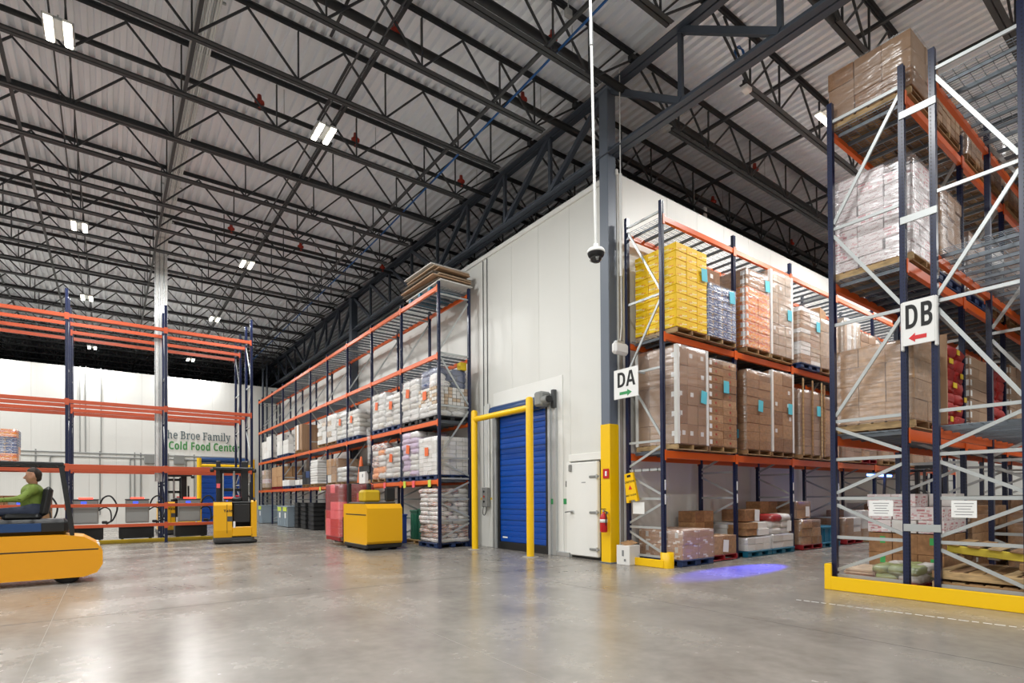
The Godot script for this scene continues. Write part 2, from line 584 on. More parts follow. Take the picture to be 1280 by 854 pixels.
func make_shell() -> void:
	var fl := struct("floor", cbox(Vector3(50, 0.2, 68), 0.01), M["polished concrete"], "polished grey concrete warehouse floor with faint saw-cut joints", "floor", T(8, -0.1, -19))
	for x in [-6.9, -3.7, -0.53, 2.7, 5.9]:
		put("joint", unit_box(), M["joint pale"] if x < 3.0 else M["joint"], fl, Transform3D(Basis.from_scale(Vector3(0.005, 0.002, 66)), Vector3(x - 8, 0.1005, 0)))
	for z in [4.2, -8.3, -16.0, -23.0, -30.0]:
		put("joint", unit_box(), M["joint"], fl, Transform3D(Basis.from_scale(Vector3(23.5, 0.002, 0.006)), Vector3(-12.0 + 8.0, 0.1005, z + 19)))
	# dashes of worn floor tape before rack DB
	for k in 22:
		var z := -3.62 + k * 0.1
		put("tape_dash", unit_box(), M["sheet white"], fl, TR(Vector3(7.42 + k * 0.012 - 8, 0.1006, z + 19), Vector3(0, 0.1, 0)) * Transform3D(Basis.from_scale(Vector3(0.02, 0.002, 0.06 + 0.015 * (k % 3))), Vector3.ZERO))
	# corrugated steel deck
	var st := start()
	var prof := [Vector2(0, 0), Vector2(0.085, 0), Vector2(0.105, 0.075), Vector2(0.18, 0.075), Vector2(0.2, 0)]
	var x := -16.0
	while x < 32.4:
		for k in 4:
			var a: Vector2 = prof[k]
			var b: Vector2 = prof[k + 1]
			quad(st, Vector3(x + a.x, a.y, -34), Vector3(x + b.x, b.y, -34), Vector3(x + b.x, b.y, 34), Vector3(x + a.x, a.y, 34), Vector3(x + (a.x + b.x) / 2, 1.0, 0))
		x += 0.2
	var ce := struct("ceiling", done(st), M["deck steel"], "corrugated pale steel roof deck with ribs running down the hall", "ceiling", T(0, DECK, -19))
	block("roof_slab", Vector3(8, 0.19, 0), Vector3(50, 0.2, 68), M["dark void"], ce)
	# cooler walls of upright insulated panels
	panels("wall_left", "white insulated panel wall of the cooler holding the blue roll door", Vector3(WX, 0, WZ), Vector3(0, 0, -1), 28.05, Vector3(1, 0, 0), 8.27)
	panels("wall_right", "white ribbed cooler wall standing behind the rack marked DA", Vector3(WX + 0.14, 0, WZ), Vector3(1, 0, 0), 22.0, Vector3(0, 0, -1), 8.27)
	panels("wall_back", "white panel wall across the far end with the cooler lettering", Vector3(WX, 0, -36), Vector3(-1, 0, 0), 24.7, Vector3(0, 0, -1), 8.27)
	struct("trim_1", cbox(Vector3(22.2, 0.1, 44), 0.01), M["dark void"], "dark top of the cooler box above its wall panels", "roof", T(19.95, 8.17, -30.1))
	struct("trim_2", cbox(Vector3(24.7, 0.1, 15.6), 0.01), M["dark void"], "dark top of the far cooler behind the lettered wall", "roof", T(-3.65, 8.17, -44.0))
	struct("trim_3", cbox(Vector3(0.06, 0.12, 28.05), 0.01), M["white trim"], "white cap strip along the cooler wall's upper edge", "trim", T(WX - 0.02, 8.28, WZ - 14.0))
	struct("wall_outer_left", cbox(Vector3(0.2, 10.6, 68), 0.01), M["wall plain"], "plain white outer wall on the left beyond the frame", "wall", T(-16.1, 5.2, -19))
	struct("wall_outer_front", cbox(Vector3(50, 10.6, 0.2), 0.01), M["wall plain"], "plain white outer wall behind the photographer's place", "wall", T(8, 5.2, 14.1))
	struct("wall_outer_right", cbox(Vector3(0.2, 10.6, 68), 0.01), M["wall plain"], "plain outer wall closing the aisles on the right", "wall", T(32.1, 5.2, -19))
	struct("wall_outer_back", cbox(Vector3(50, 10.6, 0.2), 0.01), M["dark void"], "dark outer wall above the far cooler", "wall", T(8, 5.2, -52.1))

func panels(called: String, label: String, at: Vector3, along: Vector3, length: float, inward: Vector3, height: float) -> void:
	var core := Vector3(absf(along.x) * length + absf(inward.x) * 0.1, height, absf(along.z) * length + absf(inward.z) * 0.1)
	var mid := at + along * length / 2.0 + inward * 0.07 + Vector3(0, height / 2.0, 0)
	var w := struct(called, cbox(core, 0.004), M["joint pale"], label, "wall", TV(mid))
	var done_to := 0.0
	var first := 1.52 - 0.003
	while done_to < length - 0.05:
		var wide := minf(first if done_to == 0.0 else 1.14, length - done_to)
		var s := Vector3(absf(along.x) * (wide - 0.006) + absf(inward.x) * 0.02, height, absf(along.z) * (wide - 0.006) + absf(inward.z) * 0.02)
		put("panel", cbox(s, 0.003), M["wall panel"], w, TV(at + along * (done_to + wide / 2.0) + inward * 0.01 + Vector3(0, height / 2.0, 0) - mid))
		done_to += wide

func joist_web(st: SurfaceTool, nodes: Array, made: Array) -> void:
	for xb in nodes:
		for dx in [-0.875, 0.0, 0.875]:
			made.append([Vector3(xb, 9.31, 0), Vector3(xb + dx, 10.24, 0)])
			if st:
				add_bar(st, Vector3(xb, 9.31, 0), Vector3(xb + dx, 10.24, 0), 0.026 if dx == 0.0 else 0.034, 0.034)

func make_roof() -> void:
	# chords of one joist: two angles with a gap
	var chord := func(a: float, b: float, leg: float) -> ArrayMesh:
		var st := start()
		for s in [-1.0, 1.0]:
			add_box(st, Vector3((a + b) / 2, 0, s * (leg / 2 + 0.012)), Vector3(b - a, 0.008, leg))
			add_box(st, Vector3((a + b) / 2, leg / 2, s * 0.012), Vector3(b - a, leg, 0.008))
		return done(st)
	var left_top: ArrayMesh = chord.call(-15.8, GX - 0.03, -0.075)
	var left_low: ArrayMesh = chord.call(-15.4, 7.55, 0.07)
	var right_top: ArrayMesh = chord.call(GX + 0.03, 31.8, -0.075)
	var right_low: ArrayMesh = chord.call(9.75, 31.4, 0.07)
	var left_nodes := [7.3]
	for k in 12:
		left_nodes.append(6.4 - 1.75 * k)
	var right_nodes := [10.0]
	for k in 12:
		right_nodes.append(11.1 + 1.75 * k)
	var wl := []
	var wr := []
	var sl := start()
	var sr := start()
	joist_web(sl, left_nodes, wl)
	joist_web(sr, right_nodes, wr)
	wl.append([Vector3(7.35, 9.31, 0), Vector3(8.5, 10.2, 0)])
	wr.append([Vector3(9.95, 9.31, 0), Vector3(8.62, 10.2, 0)])
	add_bar(sl, wl[-1][0], wl[-1][1], 0.034, 0.034)
	add_bar(sr, wr[-1][0], wr[-1][1], 0.034, 0.034)
	var ml := done(sl)
	var mr := done(sr)
	for k in range(-4, 25):
		var z := -5.7 - 1.65 * k
		for side in 2:
			if side == 1 and k > 9:
				continue
			var where: String = "left of the girder" if side == 0 else "right of the girder"
			var j := thing("roof_joist", "dark open-web steel roof joist %s, %s counting back from overhead" % [where, ORD[k + 4]], "roof joist", Vector3(0, 0, z), 0.0, "open-web roof joists")
			put("top_chord", left_top if side == 0 else right_top, M["joist steel"], j, T(0, DECK - 0.01, 0))
			put("bottom_chord", left_low if side == 0 else right_low, M["joist steel"], j, T(0, 9.27, 0))
			if k >= -1 and k <= (9 if side == 0 else 3):
				for w in (wl if side == 0 else wr):
					if w[0].x > -5.5 and w[0].x < 22.0:
						beam("web_bar", w[0], w[1], 0.026 if w[0].x == w[1].x else 0.034, 0.034, M["joist steel"], j)
			else:
				put("web", ml if side == 0 else mr, M["joist steel"], j).set_meta("kind", "stuff")
	# the girder over the columns: double chords and a warren web
	var g := thing("roof_girder", "heavy slate steel truss girder running over the columns along the hall", "girder", Vector3(GX, 0, -18))
	for s in [-1.0, 1.0]:
		block("top_chord", Vector3(s * 0.085, 10.03, 0), Vector3(0.14, 0.02, 66), M["girder steel"], g)
		block("top_chord", Vector3(s * 0.025, 10.1, 0), Vector3(0.02, 0.15, 66), M["girder steel"], g)
		block("bottom_chord", Vector3(s * 0.085, 8.6, 0), Vector3(0.14, 0.02, 66), M["girder steel"], g)
		block("bottom_chord", Vector3(s * 0.025, 8.68, 0), Vector3(0.02, 0.16, 66), M["girder steel"], g)
	var bay := 1.8625
	for c in range(-1, 4):
		var zc := -8.09 - 14.9 * c
		for way in [-1.0, 1.0]:
			for k in 4:
				var za: float = zc + way * bay * k + 18
				var zb: float = zc + way * bay * (k + 1) + 18
				if za > 28 or zb > 28 or za < -28 or zb < -28:
					continue
				beam("web_bar", Vector3(0, 10.05, za), Vector3(0, 8.72, zb), 0.11, 0.11, M["girder steel"], g)
				if k < 3 or way > 0:
					beam("web_bar", Vector3(0, 8.72, zb), Vector3(0, 10.05, zb - way * 0.0), 0.08, 0.08, M["girder steel"], g)
	for k in range(-4, 25):
		block("joist_seat", Vector3(0, 10.23, -5.7 - 1.65 * k + 18), Vector3(0.22, 0.12, 0.12), M["joist steel"], g)
	# bridging lines and pipes that run along the hall under the joists
	var runs := [[-1.5, 9.31, "dark bridging angle under the joists, leftmost of the bridging lines"], [1.2, 9.31, "dark bridging angle beside the ceiling conduit bank"], [6.2, 9.31, "dark bridging angle beside the blue air pipe"], [4.3, 10.2, "dark bridging angle high against the deck right of the lamp row"], [-3.4, 10.2, "dark bridging angle high against the deck at the far left"]]
	for r in runs:
		var o := beam("bridging_angle", Vector3(r[0], r[1], 8), Vector3(r[0], r[1], -45), 0.06, 0.05, M["joist steel"], self)
		tag(o, r[2], "bridging", "bridging lines")
	for k in 4:
		var x: float = [11.2, 13.2, 16.4, 19.6][k]
		var o := beam("bridging_angle", Vector3(x, 9.9, 8), Vector3(x, 9.9, -19), 0.07, 0.06, M["joist steel"], self)
		tag(o, "dark bridging angle right of the girder, %s outward from it" % ORD[k], "bridging", "bridging lines")
	var bp := put("air_pipe", hose(PackedVector3Array([Vector3(6.6, 9.5, 6), Vector3(6.5, 9.45, -6), Vector3(6.55, 9.4, -10), Vector3(6.7, 9.42, -16), Vector3(6.7, 9.4, -40)]), 0.022), M["blue pipe"])
	tag(bp, "thin blue air pipe strung under the joists beside the girder", "pipe")
	for k in 5:
		var z: float = [-4.3, -7.6, -9.15, -12.5, -18.9][k]
		var p := thing("sprinkler_main", "black sprinkler main crossing between joists, %s from the front" % ORD[k], "sprinkler pipe", Vector3(0, 9.75, z), 0.0, "sprinkler mains")
		rod("pipe", Vector3(-15, 0, 0), Vector3(31, 0, 0), 0.075 if k < 3 else 0.05, M["pipe black"], p, 14)
		for q in 5:
			var x: float = [1.1, 3.2, 6.1, 13.0, 17.5][q] + k * 0.5
			put("red_valve", lathe(PackedVector2Array([Vector2(0, -0.1), Vector2(0.05, -0.1), Vector2(0.05, 0.0), Vector2(0.1, 0.02), Vector2(0.1, 0.06), Vector2(0.05, 0.1), Vector2(0.04, 0.2), Vector2(0, 0.2)]), 10), M["red fitting"], p, T(x, 0.06, 0))
			rod("hanger", Vector3(x + 0.5, 0.0, 0), Vector3(x + 0.5, 0.6, 0), 0.008, M["galvanised"], p, 6)
	# bank of conduits along the deck that turns down beside the empty rack
	var bank := thing("conduit_bank", "bank of slim grey conduits under the deck turning down beside the empty rack", "conduit", Vector3(1.45, 0, 0))
	for k in 9:
		var x := -0.17 + k * 0.042
		put("conduit", hose(PackedVector3Array([Vector3(x, 10.2, 8), Vector3(x, 10.2, -10), Vector3(x, 10.2, -21.0), Vector3(x, 10.15, -21.6), Vector3(x, 9.9, -21.92), Vector3(x, 9.2, -21.98), Vector3(x, 5, -21.98), Vector3(x, 2.0, -21.98)]), 0.019, 6), M["conduit white"] if k % 3 else M["galvanised"], bank)
	for k in 12:
		block("strut", Vector3(0, 10.23, 6 - 2.4 * k), Vector3(0.5, 0.04, 0.04), M["galvanised"], bank)
	# the struts that carry the lamps
	for k in 2:
		var x: float = [-0.66, 3.72][k]
		for s in [-1.0, 1.0]:
			var o := beam("lamp_rail", Vector3(x + s * 0.11, 9.36, 6), Vector3(x + s * 0.11, 9.36, -40), 0.025, 0.03, M["joist steel"], self)
			tag(o, "thin dark rail carrying the %s row of lamps, its %s side" % [["left", "right"][k], "left" if s < 0 else "right"], "lamp rail", "lamp rails")
	for k in 4:
		var z: float = [-8.0, -10.4, -13.0, -16.2][k]
		var o := beam("cable_tray", Vector3(3.3 + k * 0.5, 9.9, z), Vector3(3.3 + k * 0.5, 9.9, z - 2.0), 0.05, 0.02, M["joist steel"], self)
		tag(o, "short dark channel hung under the deck, %s from the front" % ORD[k], "channel", "short channels")

func make_columns() -> void:
	var c := thing("steel_column", "slate grey steel column with yellow painted base beside the white door", "column", Vector3(8.55, 0, -8.09))
	block("shaft", Vector3(0, 4.98, 0), Vector3(0.25, 9.96, 0.25), M["column grey"], c, 0.01)
	block("yellow_base", Vector3(-0.005, 1.46, 0.005), Vector3(0.275, 2.92, 0.275), M["guard yellow"], c, 0.01)
	block("base_plate", Vector3(-0.01, 0.012, 0.01), Vector3(0.33, 0.024, 0.33), M["column grey"], c)
	block("cap_plate", Vector3(0, 9.97, 0), Vector3(0.36, 0.03, 0.36), M["column grey"], c)
	var d := thing("steel_column", "dark steel column rising behind the long rack against the cooler wall", "column", Vector3(8.52, 0, -23.0))
	block("shaft", Vector3(0, 4.98, 0), Vector3(0.27, 9.96, 0.3), M["girder steel"], d, 0.01)
	block("cap_plate", Vector3(0, 9.97, 0), Vector3(0.36, 0.03, 0.36), M["girder steel"], d)
	for k in 2:
		var o := rod("rain_pipe", Vector3(7.6 + k * 0.22, 0.02, -35.8), Vector3(7.6 + k * 0.22, 10.2, -35.8), 0.055, M["girder steel"], self)
		tag(o, "tall slate rain pipe in the far corner, %s of the two" % ["left", "right"][k], "pipe", "rain pipes")

func lamp(x: float, z: float, label: String, turn := 0.0) -> void:
	var o := thing("ceiling_lamp", label, "ceiling lamp", Vector3(x, 9.2, z), turn, "twin panel high bay lamps")
	block("housing", Vector3(0, 0.06, 0), Vector3(0.42, 0.05, 0.5), M["galvanised"], o)
	rod("hanger", Vector3(0, 0.08, 0.18), Vector3(0, 0.16, 0.18), 0.012, M["galvanised"], o, 6)
	rod("hanger", Vector3(0, 0.08, -0.18), Vector3(0, 0.16, -0.18), 0.012, M["galvanised"], o, 6)
	for s in [-1.0, 1.0]:
		block("housing", Vector3(s * 0.125, 0.025, 0), Vector3(0.13, 0.04, 0.64), M["white trim"], o)
		block("led_panel", Vector3(s * 0.125, -0.005, 0), Vector3(0.1, 0.02, 0.6), M["lamp glow"], o)
		var l := AreaLight3D.new()
		l.name = numbered(o, "panel_light")
		l.area_size = Vector2(0.1, 0.6)
		l.light_energy = LAMP
		l.light_color = Color(0.99, 0.992, 0.985)
		l.area_range = 40.0
		l.area_attenuation = 2.0
		l.shadow_enabled = true
		l.position = Vector3(s * 0.125, -0.02, 0)
		l.rotation_degrees = Vector3(-90, 0, 0)
		o.add_child(l)

const LAMP := 9.0

func make_lamps() -> void:
	var zs := [4.1, -3.8, -11.75, -19.85, -26.7, -35.3]
	for i in 6:
		lamp(-0.66, zs[i], "bright twin-panel lamp in the left lamp row under the joists, %s from the front" % ORD[i])
		lamp(3.72, zs[i], "bright twin-panel lamp in the row nearer the girder, %s from the front" % ORD[i])
		lamp(-5.05, zs[i], "twin-panel lamp in the row left outside the frame, %s from the front" % ORD[i])
		lamp(-9.5, zs[i], "twin-panel lamp in the row farthest left outside the frame, %s from the front" % ORD[i])
	for i in 4:
		lamp(12.0 + 4.4 * i, -5.1, "twin-panel lamp over the aisle between the DA and DB racks, %s from its mouth" % ORD[i], PI / 2)
		lamp(12.0 + 4.4 * i, 2.6, "twin-panel lamp over the next aisle behind rack DB, %s from its mouth" % ORD[i], PI / 2)

# ------------------------------------------------------------------ the blue door, its guard, the white door
func make_cooler_door() -> void:
	var d := thing("door_1", "tall blue roll-up cooler door with black seals and grey motor", "door", Vector3(WX, 0, -11.22))
	d.set_meta("kind", "structure")
	var z0 := -1.0
	var z1 := 0.98
	# aluminium surround
	for z in [z0 - 0.2, z1 + 0.2]:
		block("side_frame", Vector3(-0.05, 1.95, z), Vector3(0.1, 3.9, 0.28), M["aluminium"], d)
		block("side_channel", Vector3(-0.12, 1.9, z - signf(z) * 0.05), Vector3(0.06, 3.8, 0.08), M["aluminium"], d)
		block("black_seal", Vector3(-0.09, 1.8, z - signf(z) * 0.16), Vector3(0.06, 3.6, 0.09), M["rubber black"], d)
	block("white_surround", Vector3(-0.01, 2.15, 0.05), Vector3(0.02, 4.3, 2.9), M["white trim"], d)
	var n := 23
	var h := 3.38 / n
	var lath := PackedVector2Array([Vector2(0, 0), Vector2(-0.012, 0.012), Vector2(-0.016, h * 0.5), Vector2(-0.012, h - 0.012), Vector2(0, h)])
	lath.append(Vector2(0.02, h))
	lath.append(Vector2(0.02, 0))
	var lm := prism(lath, z1 - z0 + 0.06)
	for k in n:
		put("curtain_slat", lm, M["curtain blue"], d, T(-0.06, 0.2 + h * k, (z0 + z1) / 2))
		if k in [4, 6, 9, 12, 14, 17, 19, 21]:
			block("seam_batten", Vector3(-0.075, 0.2 + h * k, (z0 + z1) / 2), Vector3(0.012, 0.014, z1 - z0 - 0.06), M["roller blue"], d, 0.003)
	block("bottom_seal", Vector3(-0.07, 0.1, 0), Vector3(0.09, 0.2, 2.1), M["rubber black"], d)
	put("roller", unit_tube(20), M["roller blue"], d, bar(Vector3(-0.2, 3.72, -1.15), Vector3(-0.2, 3.72, 0.82), 0.15, 0.15))
	block("roller_shelf", Vector3(-0.14, 3.86, -0.1), Vector3(0.2, 0.03, 2.1), M["aluminium"], d)
	block("motor_box", Vector3(-0.24, 3.76, 1.02), Vector3(0.34, 0.36, 0.3), M["motor grey"], d, 0.05)
	put("motor", unit_tube(16), M["motor grey"], d, bar(Vector3(-0.3, 3.72, 1.0), Vector3(-0.3, 3.72, 1.32), 0.1, 0.1))
	put("motor_cap", unit_tube(16), M["rubber black"], d, bar(Vector3(-0.3, 3.72, 1.32), Vector3(-0.3, 3.72, 1.36), 0.085, 0.085))
	block("motor_bracket", Vector3(-0.1, 3.75, 1.28), Vector3(0.1, 0.44, 0.1), M["truck grey"], d)
	block("caution_plate", Vector3(-0.082, 0.32, -0.78), Vector3(0.006, 0.04, 0.22), M["sheet white"], d, 0.001)
	# control station beside it, left
	var c := thing("door_control", "grey door control box with buttons between conduits left of blue door", "control box", Vector3(WX - 0.03, 0, -12.9))
	block("box", Vector3(-0.07, 1.4, 0), Vector3(0.12, 0.55, 0.26), M["charger grey"], c, 0.015)
	for k in 3:
		put("button", unit_tube(12), M[["ink", "red fitting", "ink"][k]], c, bar(Vector3(-0.13, 1.56 - 0.14 * k, 0), Vector3(-0.15, 1.56 - 0.14 * k, 0), 0.03, 0.03))
	for k in 3:
		rod("conduit", Vector3(-0.03, 1.65, -0.08 + 0.09 * k), Vector3(-0.03, 4.0 + 0.02 * k, -0.08 + 0.09 * k), 0.03, M["conduit white"], c, 8)
	put("cable_loop", hose(PackedVector3Array([Vector3(-0.12, 1.15, -0.05), Vector3(-0.16, 0.95, -0.02), Vector3(-0.15, 0.9, 0.05), Vector3(-0.12, 1.0, 0.09), Vector3(-0.1, 1.15, 0.07)]), 0.012, 6), M["ink"], c)
	for k in 2:
		block("warning_sticker", Vector3(-0.11, 1.36, [-0.16, 0.33][k]), Vector3(0.01, 0.06, 0.08), M["tag yellow"], c, 0.002)
	for k in 2:
		var o := rod("wall_cable", Vector3(WX - 0.02, 1.7, -13.1 + 0.2 * k), Vector3(WX - 0.02, 8.2, -13.1 + 0.2 * k), 0.012, M["truck grey"], self, 8)
		tag(o, "thin dark cable running up the white wall beside the long rack, %s one" % ["farther", "nearer"][k], "cable", "wall cables")
	# goal-post guard of yellow pipe
	var g := thing("door_guard", "yellow steel pipe goal post guarding the blue door", "door guard", Vector3(7.95, 0, -11.26))
	for z in [-1.2, 1.2]:
		put("post", lathe(PackedVector2Array([Vector2(0.088, 0), Vector2(0.088, 3.68), Vector2(0.08, 3.72), Vector2(0.05, 3.745), Vector2(0, 3.75)]), 24), M["guard yellow"], g, T(0, 0, z))
		put("floor_ring", lathe(PackedVector2Array([Vector2(0.2, 0), Vector2(0.19, 0.012), Vector2(0.088, 0.014)]), 24), M["joint pale"], g, T(0, 0, z))
	rod("crossbar", Vector3(0, 3.5, -1.16), Vector3(0, 3.5, 1.16), 0.075, M["guard yellow"], g, 20)
	# white hinged door
	var w := thing("door_2", "white insulated hinged cooler door with chrome hinges beside the column", "door", Vector3(WX, 0, -8.95))
	w.set_meta("kind", "structure")
	block("leaf", Vector3(-0.06, 1.12, 0), Vector3(0.1, 2.12, 0.9), M["white door"], w, 0.02)
	block("gasket", Vector3(-0.012, 1.1, 0), Vector3(0.024, 2.2, 0.94), M["rubber black"], w)
	block("header", Vector3(-0.02, 2.3, 0), Vector3(0.04, 0.16, 1.1), M["white trim"], w)
	block("jamb", Vector3(-0.02, 1.1, -0.56), Vector3(0.04, 2.2, 0.14), M["white trim"], w)
	for y in [0.24, 1.05, 1.84]:
		block("hinge", Vector3(-0.125, y, 0.36), Vector3(0.03, 0.05, 0.3), M["motor grey"], w, 0.012)
		put("hinge_pin", unit_tube(10), M["aluminium"], w, bar(Vector3(-0.13, y - 0.05, 0.45), Vector3(-0.13, y + 0.05, 0.45), 0.022, 0.022))
	block("latch_plate", Vector3(-0.12, 1.05, -0.35), Vector3(0.03, 0.07, 0.1), M["aluminium"], w, 0.01)
	put("handle", hose(PackedVector3Array([Vector3(-0.13, 1.05, -0.33), Vector3(-0.19, 1.06, -0.36), Vector3(-0.19, 1.05, -0.46), Vector3(-0.18, 1.04, -0.52)]), 0.016, 8), M["motor grey"], w)
	block("door_closer", Vector3(-0.13, 2.06, -0.4), Vector3(0.06, 0.16, 0.08), M["charger grey"], w, 0.015)
	block("name_plate", Vector3(-0.113, 1.72, 0.02), Vector3(0.004, 0.016, 0.13), M["ink grey"], w, 0.001)
	for k in 2:
		var s := thing("exit_sticker", ["small green sticker on the white wall left of the door handle", "small green sticker on the aluminium frame of the blue door"][k], "sticker", Vector3(WX, 1.29, [-9.66, -10.04][k]))
		block("plate", Vector3(-0.006 if k == 0 else -0.108, 0, 0), Vector3(0.008, 0.13, 0.19 if k == 0 else 0.1), M["sign green"], s, 0.001)
	var kp := block("key_hook", Vector3(WX - 0.01, 1.7, -9.62), Vector3(0.02, 0.14, 0.02), M["ink"], self)
	tag(kp, "tiny black pull tag hanging above the green wall sticker", "tag")
	var bumper := block("trim_4", Vector3(WX - 0.04, 0.05, -9.68), Vector3(0.08, 0.1, 0.46), M["aluminium"], self)
	tag(bumper, "low aluminium kick plate between the white door and blue door", "trim", "", "structure")

# ------------------------------------------------------------------ racks
const RUNGS := [0.2, 0.77, 1.35, 1.93, 2.5, 3.95, 5.4, 7.03]

func post_mesh(height: float) -> ArrayMesh:
	var key := "post%.2f" % height
	if meshes.has(key):
		return meshes[key]
	var outline := PackedVector2Array([Vector2(-0.04, -0.035), Vector2(0.04, -0.035), Vector2(0.04, 0.035), Vector2(0.02, 0.035), Vector2(0.012, 0.024), Vector2(-0.012, 0.024), Vector2(-0.02, 0.035), Vector2(-0.04, 0.035)])
	var p := prism(outline, height)
	var st := start()
	st.append_from(p, 0, Transform3D(Basis(Vector3(1, 0, 0), Vector3(0, 0, 1), Vector3(0, -1, 0)), Vector3(0, height / 2.0, 0)))
	var m := st.commit()
	m.surface_set_material(0, M["rack navy"])
	var sl := start()
	var y := 0.14
	while y < height - 0.05:
		for x in [-0.03, 0.03]:
			quad(sl, Vector3(x - 0.005, y - 0.014, 0.0355), Vector3(x + 0.005, y - 0.014, 0.0355), Vector3(x + 0.006, y + 0.014, 0.0355), Vector3(x - 0.006, y + 0.014, 0.0355), Vector3.ZERO)
		for sx in [-0.0405, 0.0405]:
			quad(sl, Vector3(sx, y - 0.009, 0.006), Vector3(sx, y - 0.009, 0.018), Vector3(sx, y + 0.009, 0.018), Vector3(sx, y + 0.009, 0.006), Vector3(0, y, 0))
		y += 0.05
	done(sl, m)
	m.surface_set_material(1, M["rack navy dark"])
	meshes[key] = m
	return m

func beam_mesh(length: float, h: float) -> ArrayMesh:
	var key := "beam%.3f,%.3f" % [length, h]
	if meshes.has(key):
		return meshes[key]
	# outline: x is depth (0 outer face, -0.06 inner), y downwards from the top
	var outline := PackedVector2Array([Vector2(0, -0.006), Vector2(-0.006, 0), Vector2(-0.036, 0), Vector2(-0.038, -0.03), Vector2(-0.06, -0.032), Vector2(-0.062, -h), Vector2(-0.006, -h), Vector2(0, -h + 0.006)])
	var st := start()
	st.append_from(prism(outline, length), 0, Transform3D(Basis(Vector3(0, 0, 1), Vector3(0, 1, 0), Vector3(-1, 0, 0)), Vector3.ZERO))
	for s in [-1.0, 1.0]:
		st.append_from(cbox(Vector3(0.055, maxf(h + 0.06, 0.2), 0.012), 0.002), 0, T(s * (length / 2.0 + 0.013), -h / 2.0 - 0.015, 0.008))
	meshes[key] = st.commit()
	return meshes[key]

func deck_mesh(length: float, depth: float) -> ArrayMesh:
	var key := "deck%.3f,%.3f" % [length, depth]
	if meshes.has(key):
		return meshes[key]
	var st := start()
	var n := int(length / 0.064)
	for k in n + 1:
		add_box(st, Vector3(-length / 2.0 + length * k / n, 0, 0), Vector3(0.006, 0.006, depth))
	for k in 9:
		add_box(st, Vector3(0, -0.006, -depth / 2.0 + depth * k / 8.0), Vector3(length, 0.006, 0.006))
	meshes[key] = done(st)
	return meshes[key]

# a row of racking: runs along its own +x, front face at z = 0, back at -depth
func rack(label: String, at: Vector3, turn: float, stations: Array, depth: float, height: float, levels: Array, opt := {}) -> Node3D:
	var r := thing("pallet_rack", label, "pallet rack", at, turn)
	var posts := post_mesh(height)
	var a_front: bool = opt.get("a_front", true)
	var orange: Material = opt.get("beam", M["rack orange"])
	var zf := -0.035
	var zb := -depth + 0.035
	for x in stations:
		put("upright_post", posts, null, r, T(x, 0.01, zf))
		put("upright_post", posts, null, r, TR(Vector3(x, 0.01, zb), Vector3(0, PI, 0)))
		for z in [zf, zb]:
			block("foot_plate", Vector3(x, 0.006, z), Vector3(0.13, 0.012, 0.12), M["rack navy"], r, 0.002)
		var z_a := zf - 0.03 if a_front else zb + 0.03
		var z_b := zb + 0.03 if a_front else zf - 0.03
		for k in RUNGS.size():
			beam("rung", Vector3(x, RUNGS[k], zf - 0.03), Vector3(x, RUNGS[k], zb + 0.03), 0.028, 0.045, M["zinc brace"], r)
			if k < RUNGS.size() - 1:
				var lo: float = RUNGS[k] + 0.08
				var hi: float = RUNGS[k + 1] - 0.1
				if k % 2 == 0:
					beam("diagonal_brace", Vector3(x, lo, z_a), Vector3(x, hi, z_b), 0.026, 0.045, M["zinc brace"], r)
				else:
					beam("diagonal_brace", Vector3(x, hi, z_a), Vector3(x, lo, z_b), 0.026, 0.045, M["zinc brace"], r)
	for i in stations.size() - 1:
		var length: float = stations[i + 1] - stations[i] - 0.08
		var mid: float = (stations[i + 1] + stations[i]) / 2.0
		for lv in levels:
			var b := beam_mesh(length, lv[1])
			put("beam", b, orange, r, T(mid, lv[0], 0))
			if not opt.get("front_only", false):
				put("beam", b, orange, r, TR(Vector3(mid, lv[0], -depth), Vector3(0, PI, 0)))
			if opt.get("deck", true):
				var n: int = opt.get("bars", 7)
				for k in n:
					beam("deck_bar", Vector3(mid - length / 2.0 + length * (k + 0.5) / n, lv[0] - 0.026, -0.04), Vector3(mid - length / 2.0 + length * (k + 0.5) / n, lv[0] - 0.026, -depth + 0.04), 0.03, 0.05, M["deck bar"], r)
				put("wire_mesh", deck_mesh(length, depth - 0.02), M["deck bar"], r, T(mid, lv[0] + 0.006, -depth / 2.0)).set_meta("kind", "stuff")
	return r

var DAX := []
var DBX := []
const LONG_PITCH := 2.375

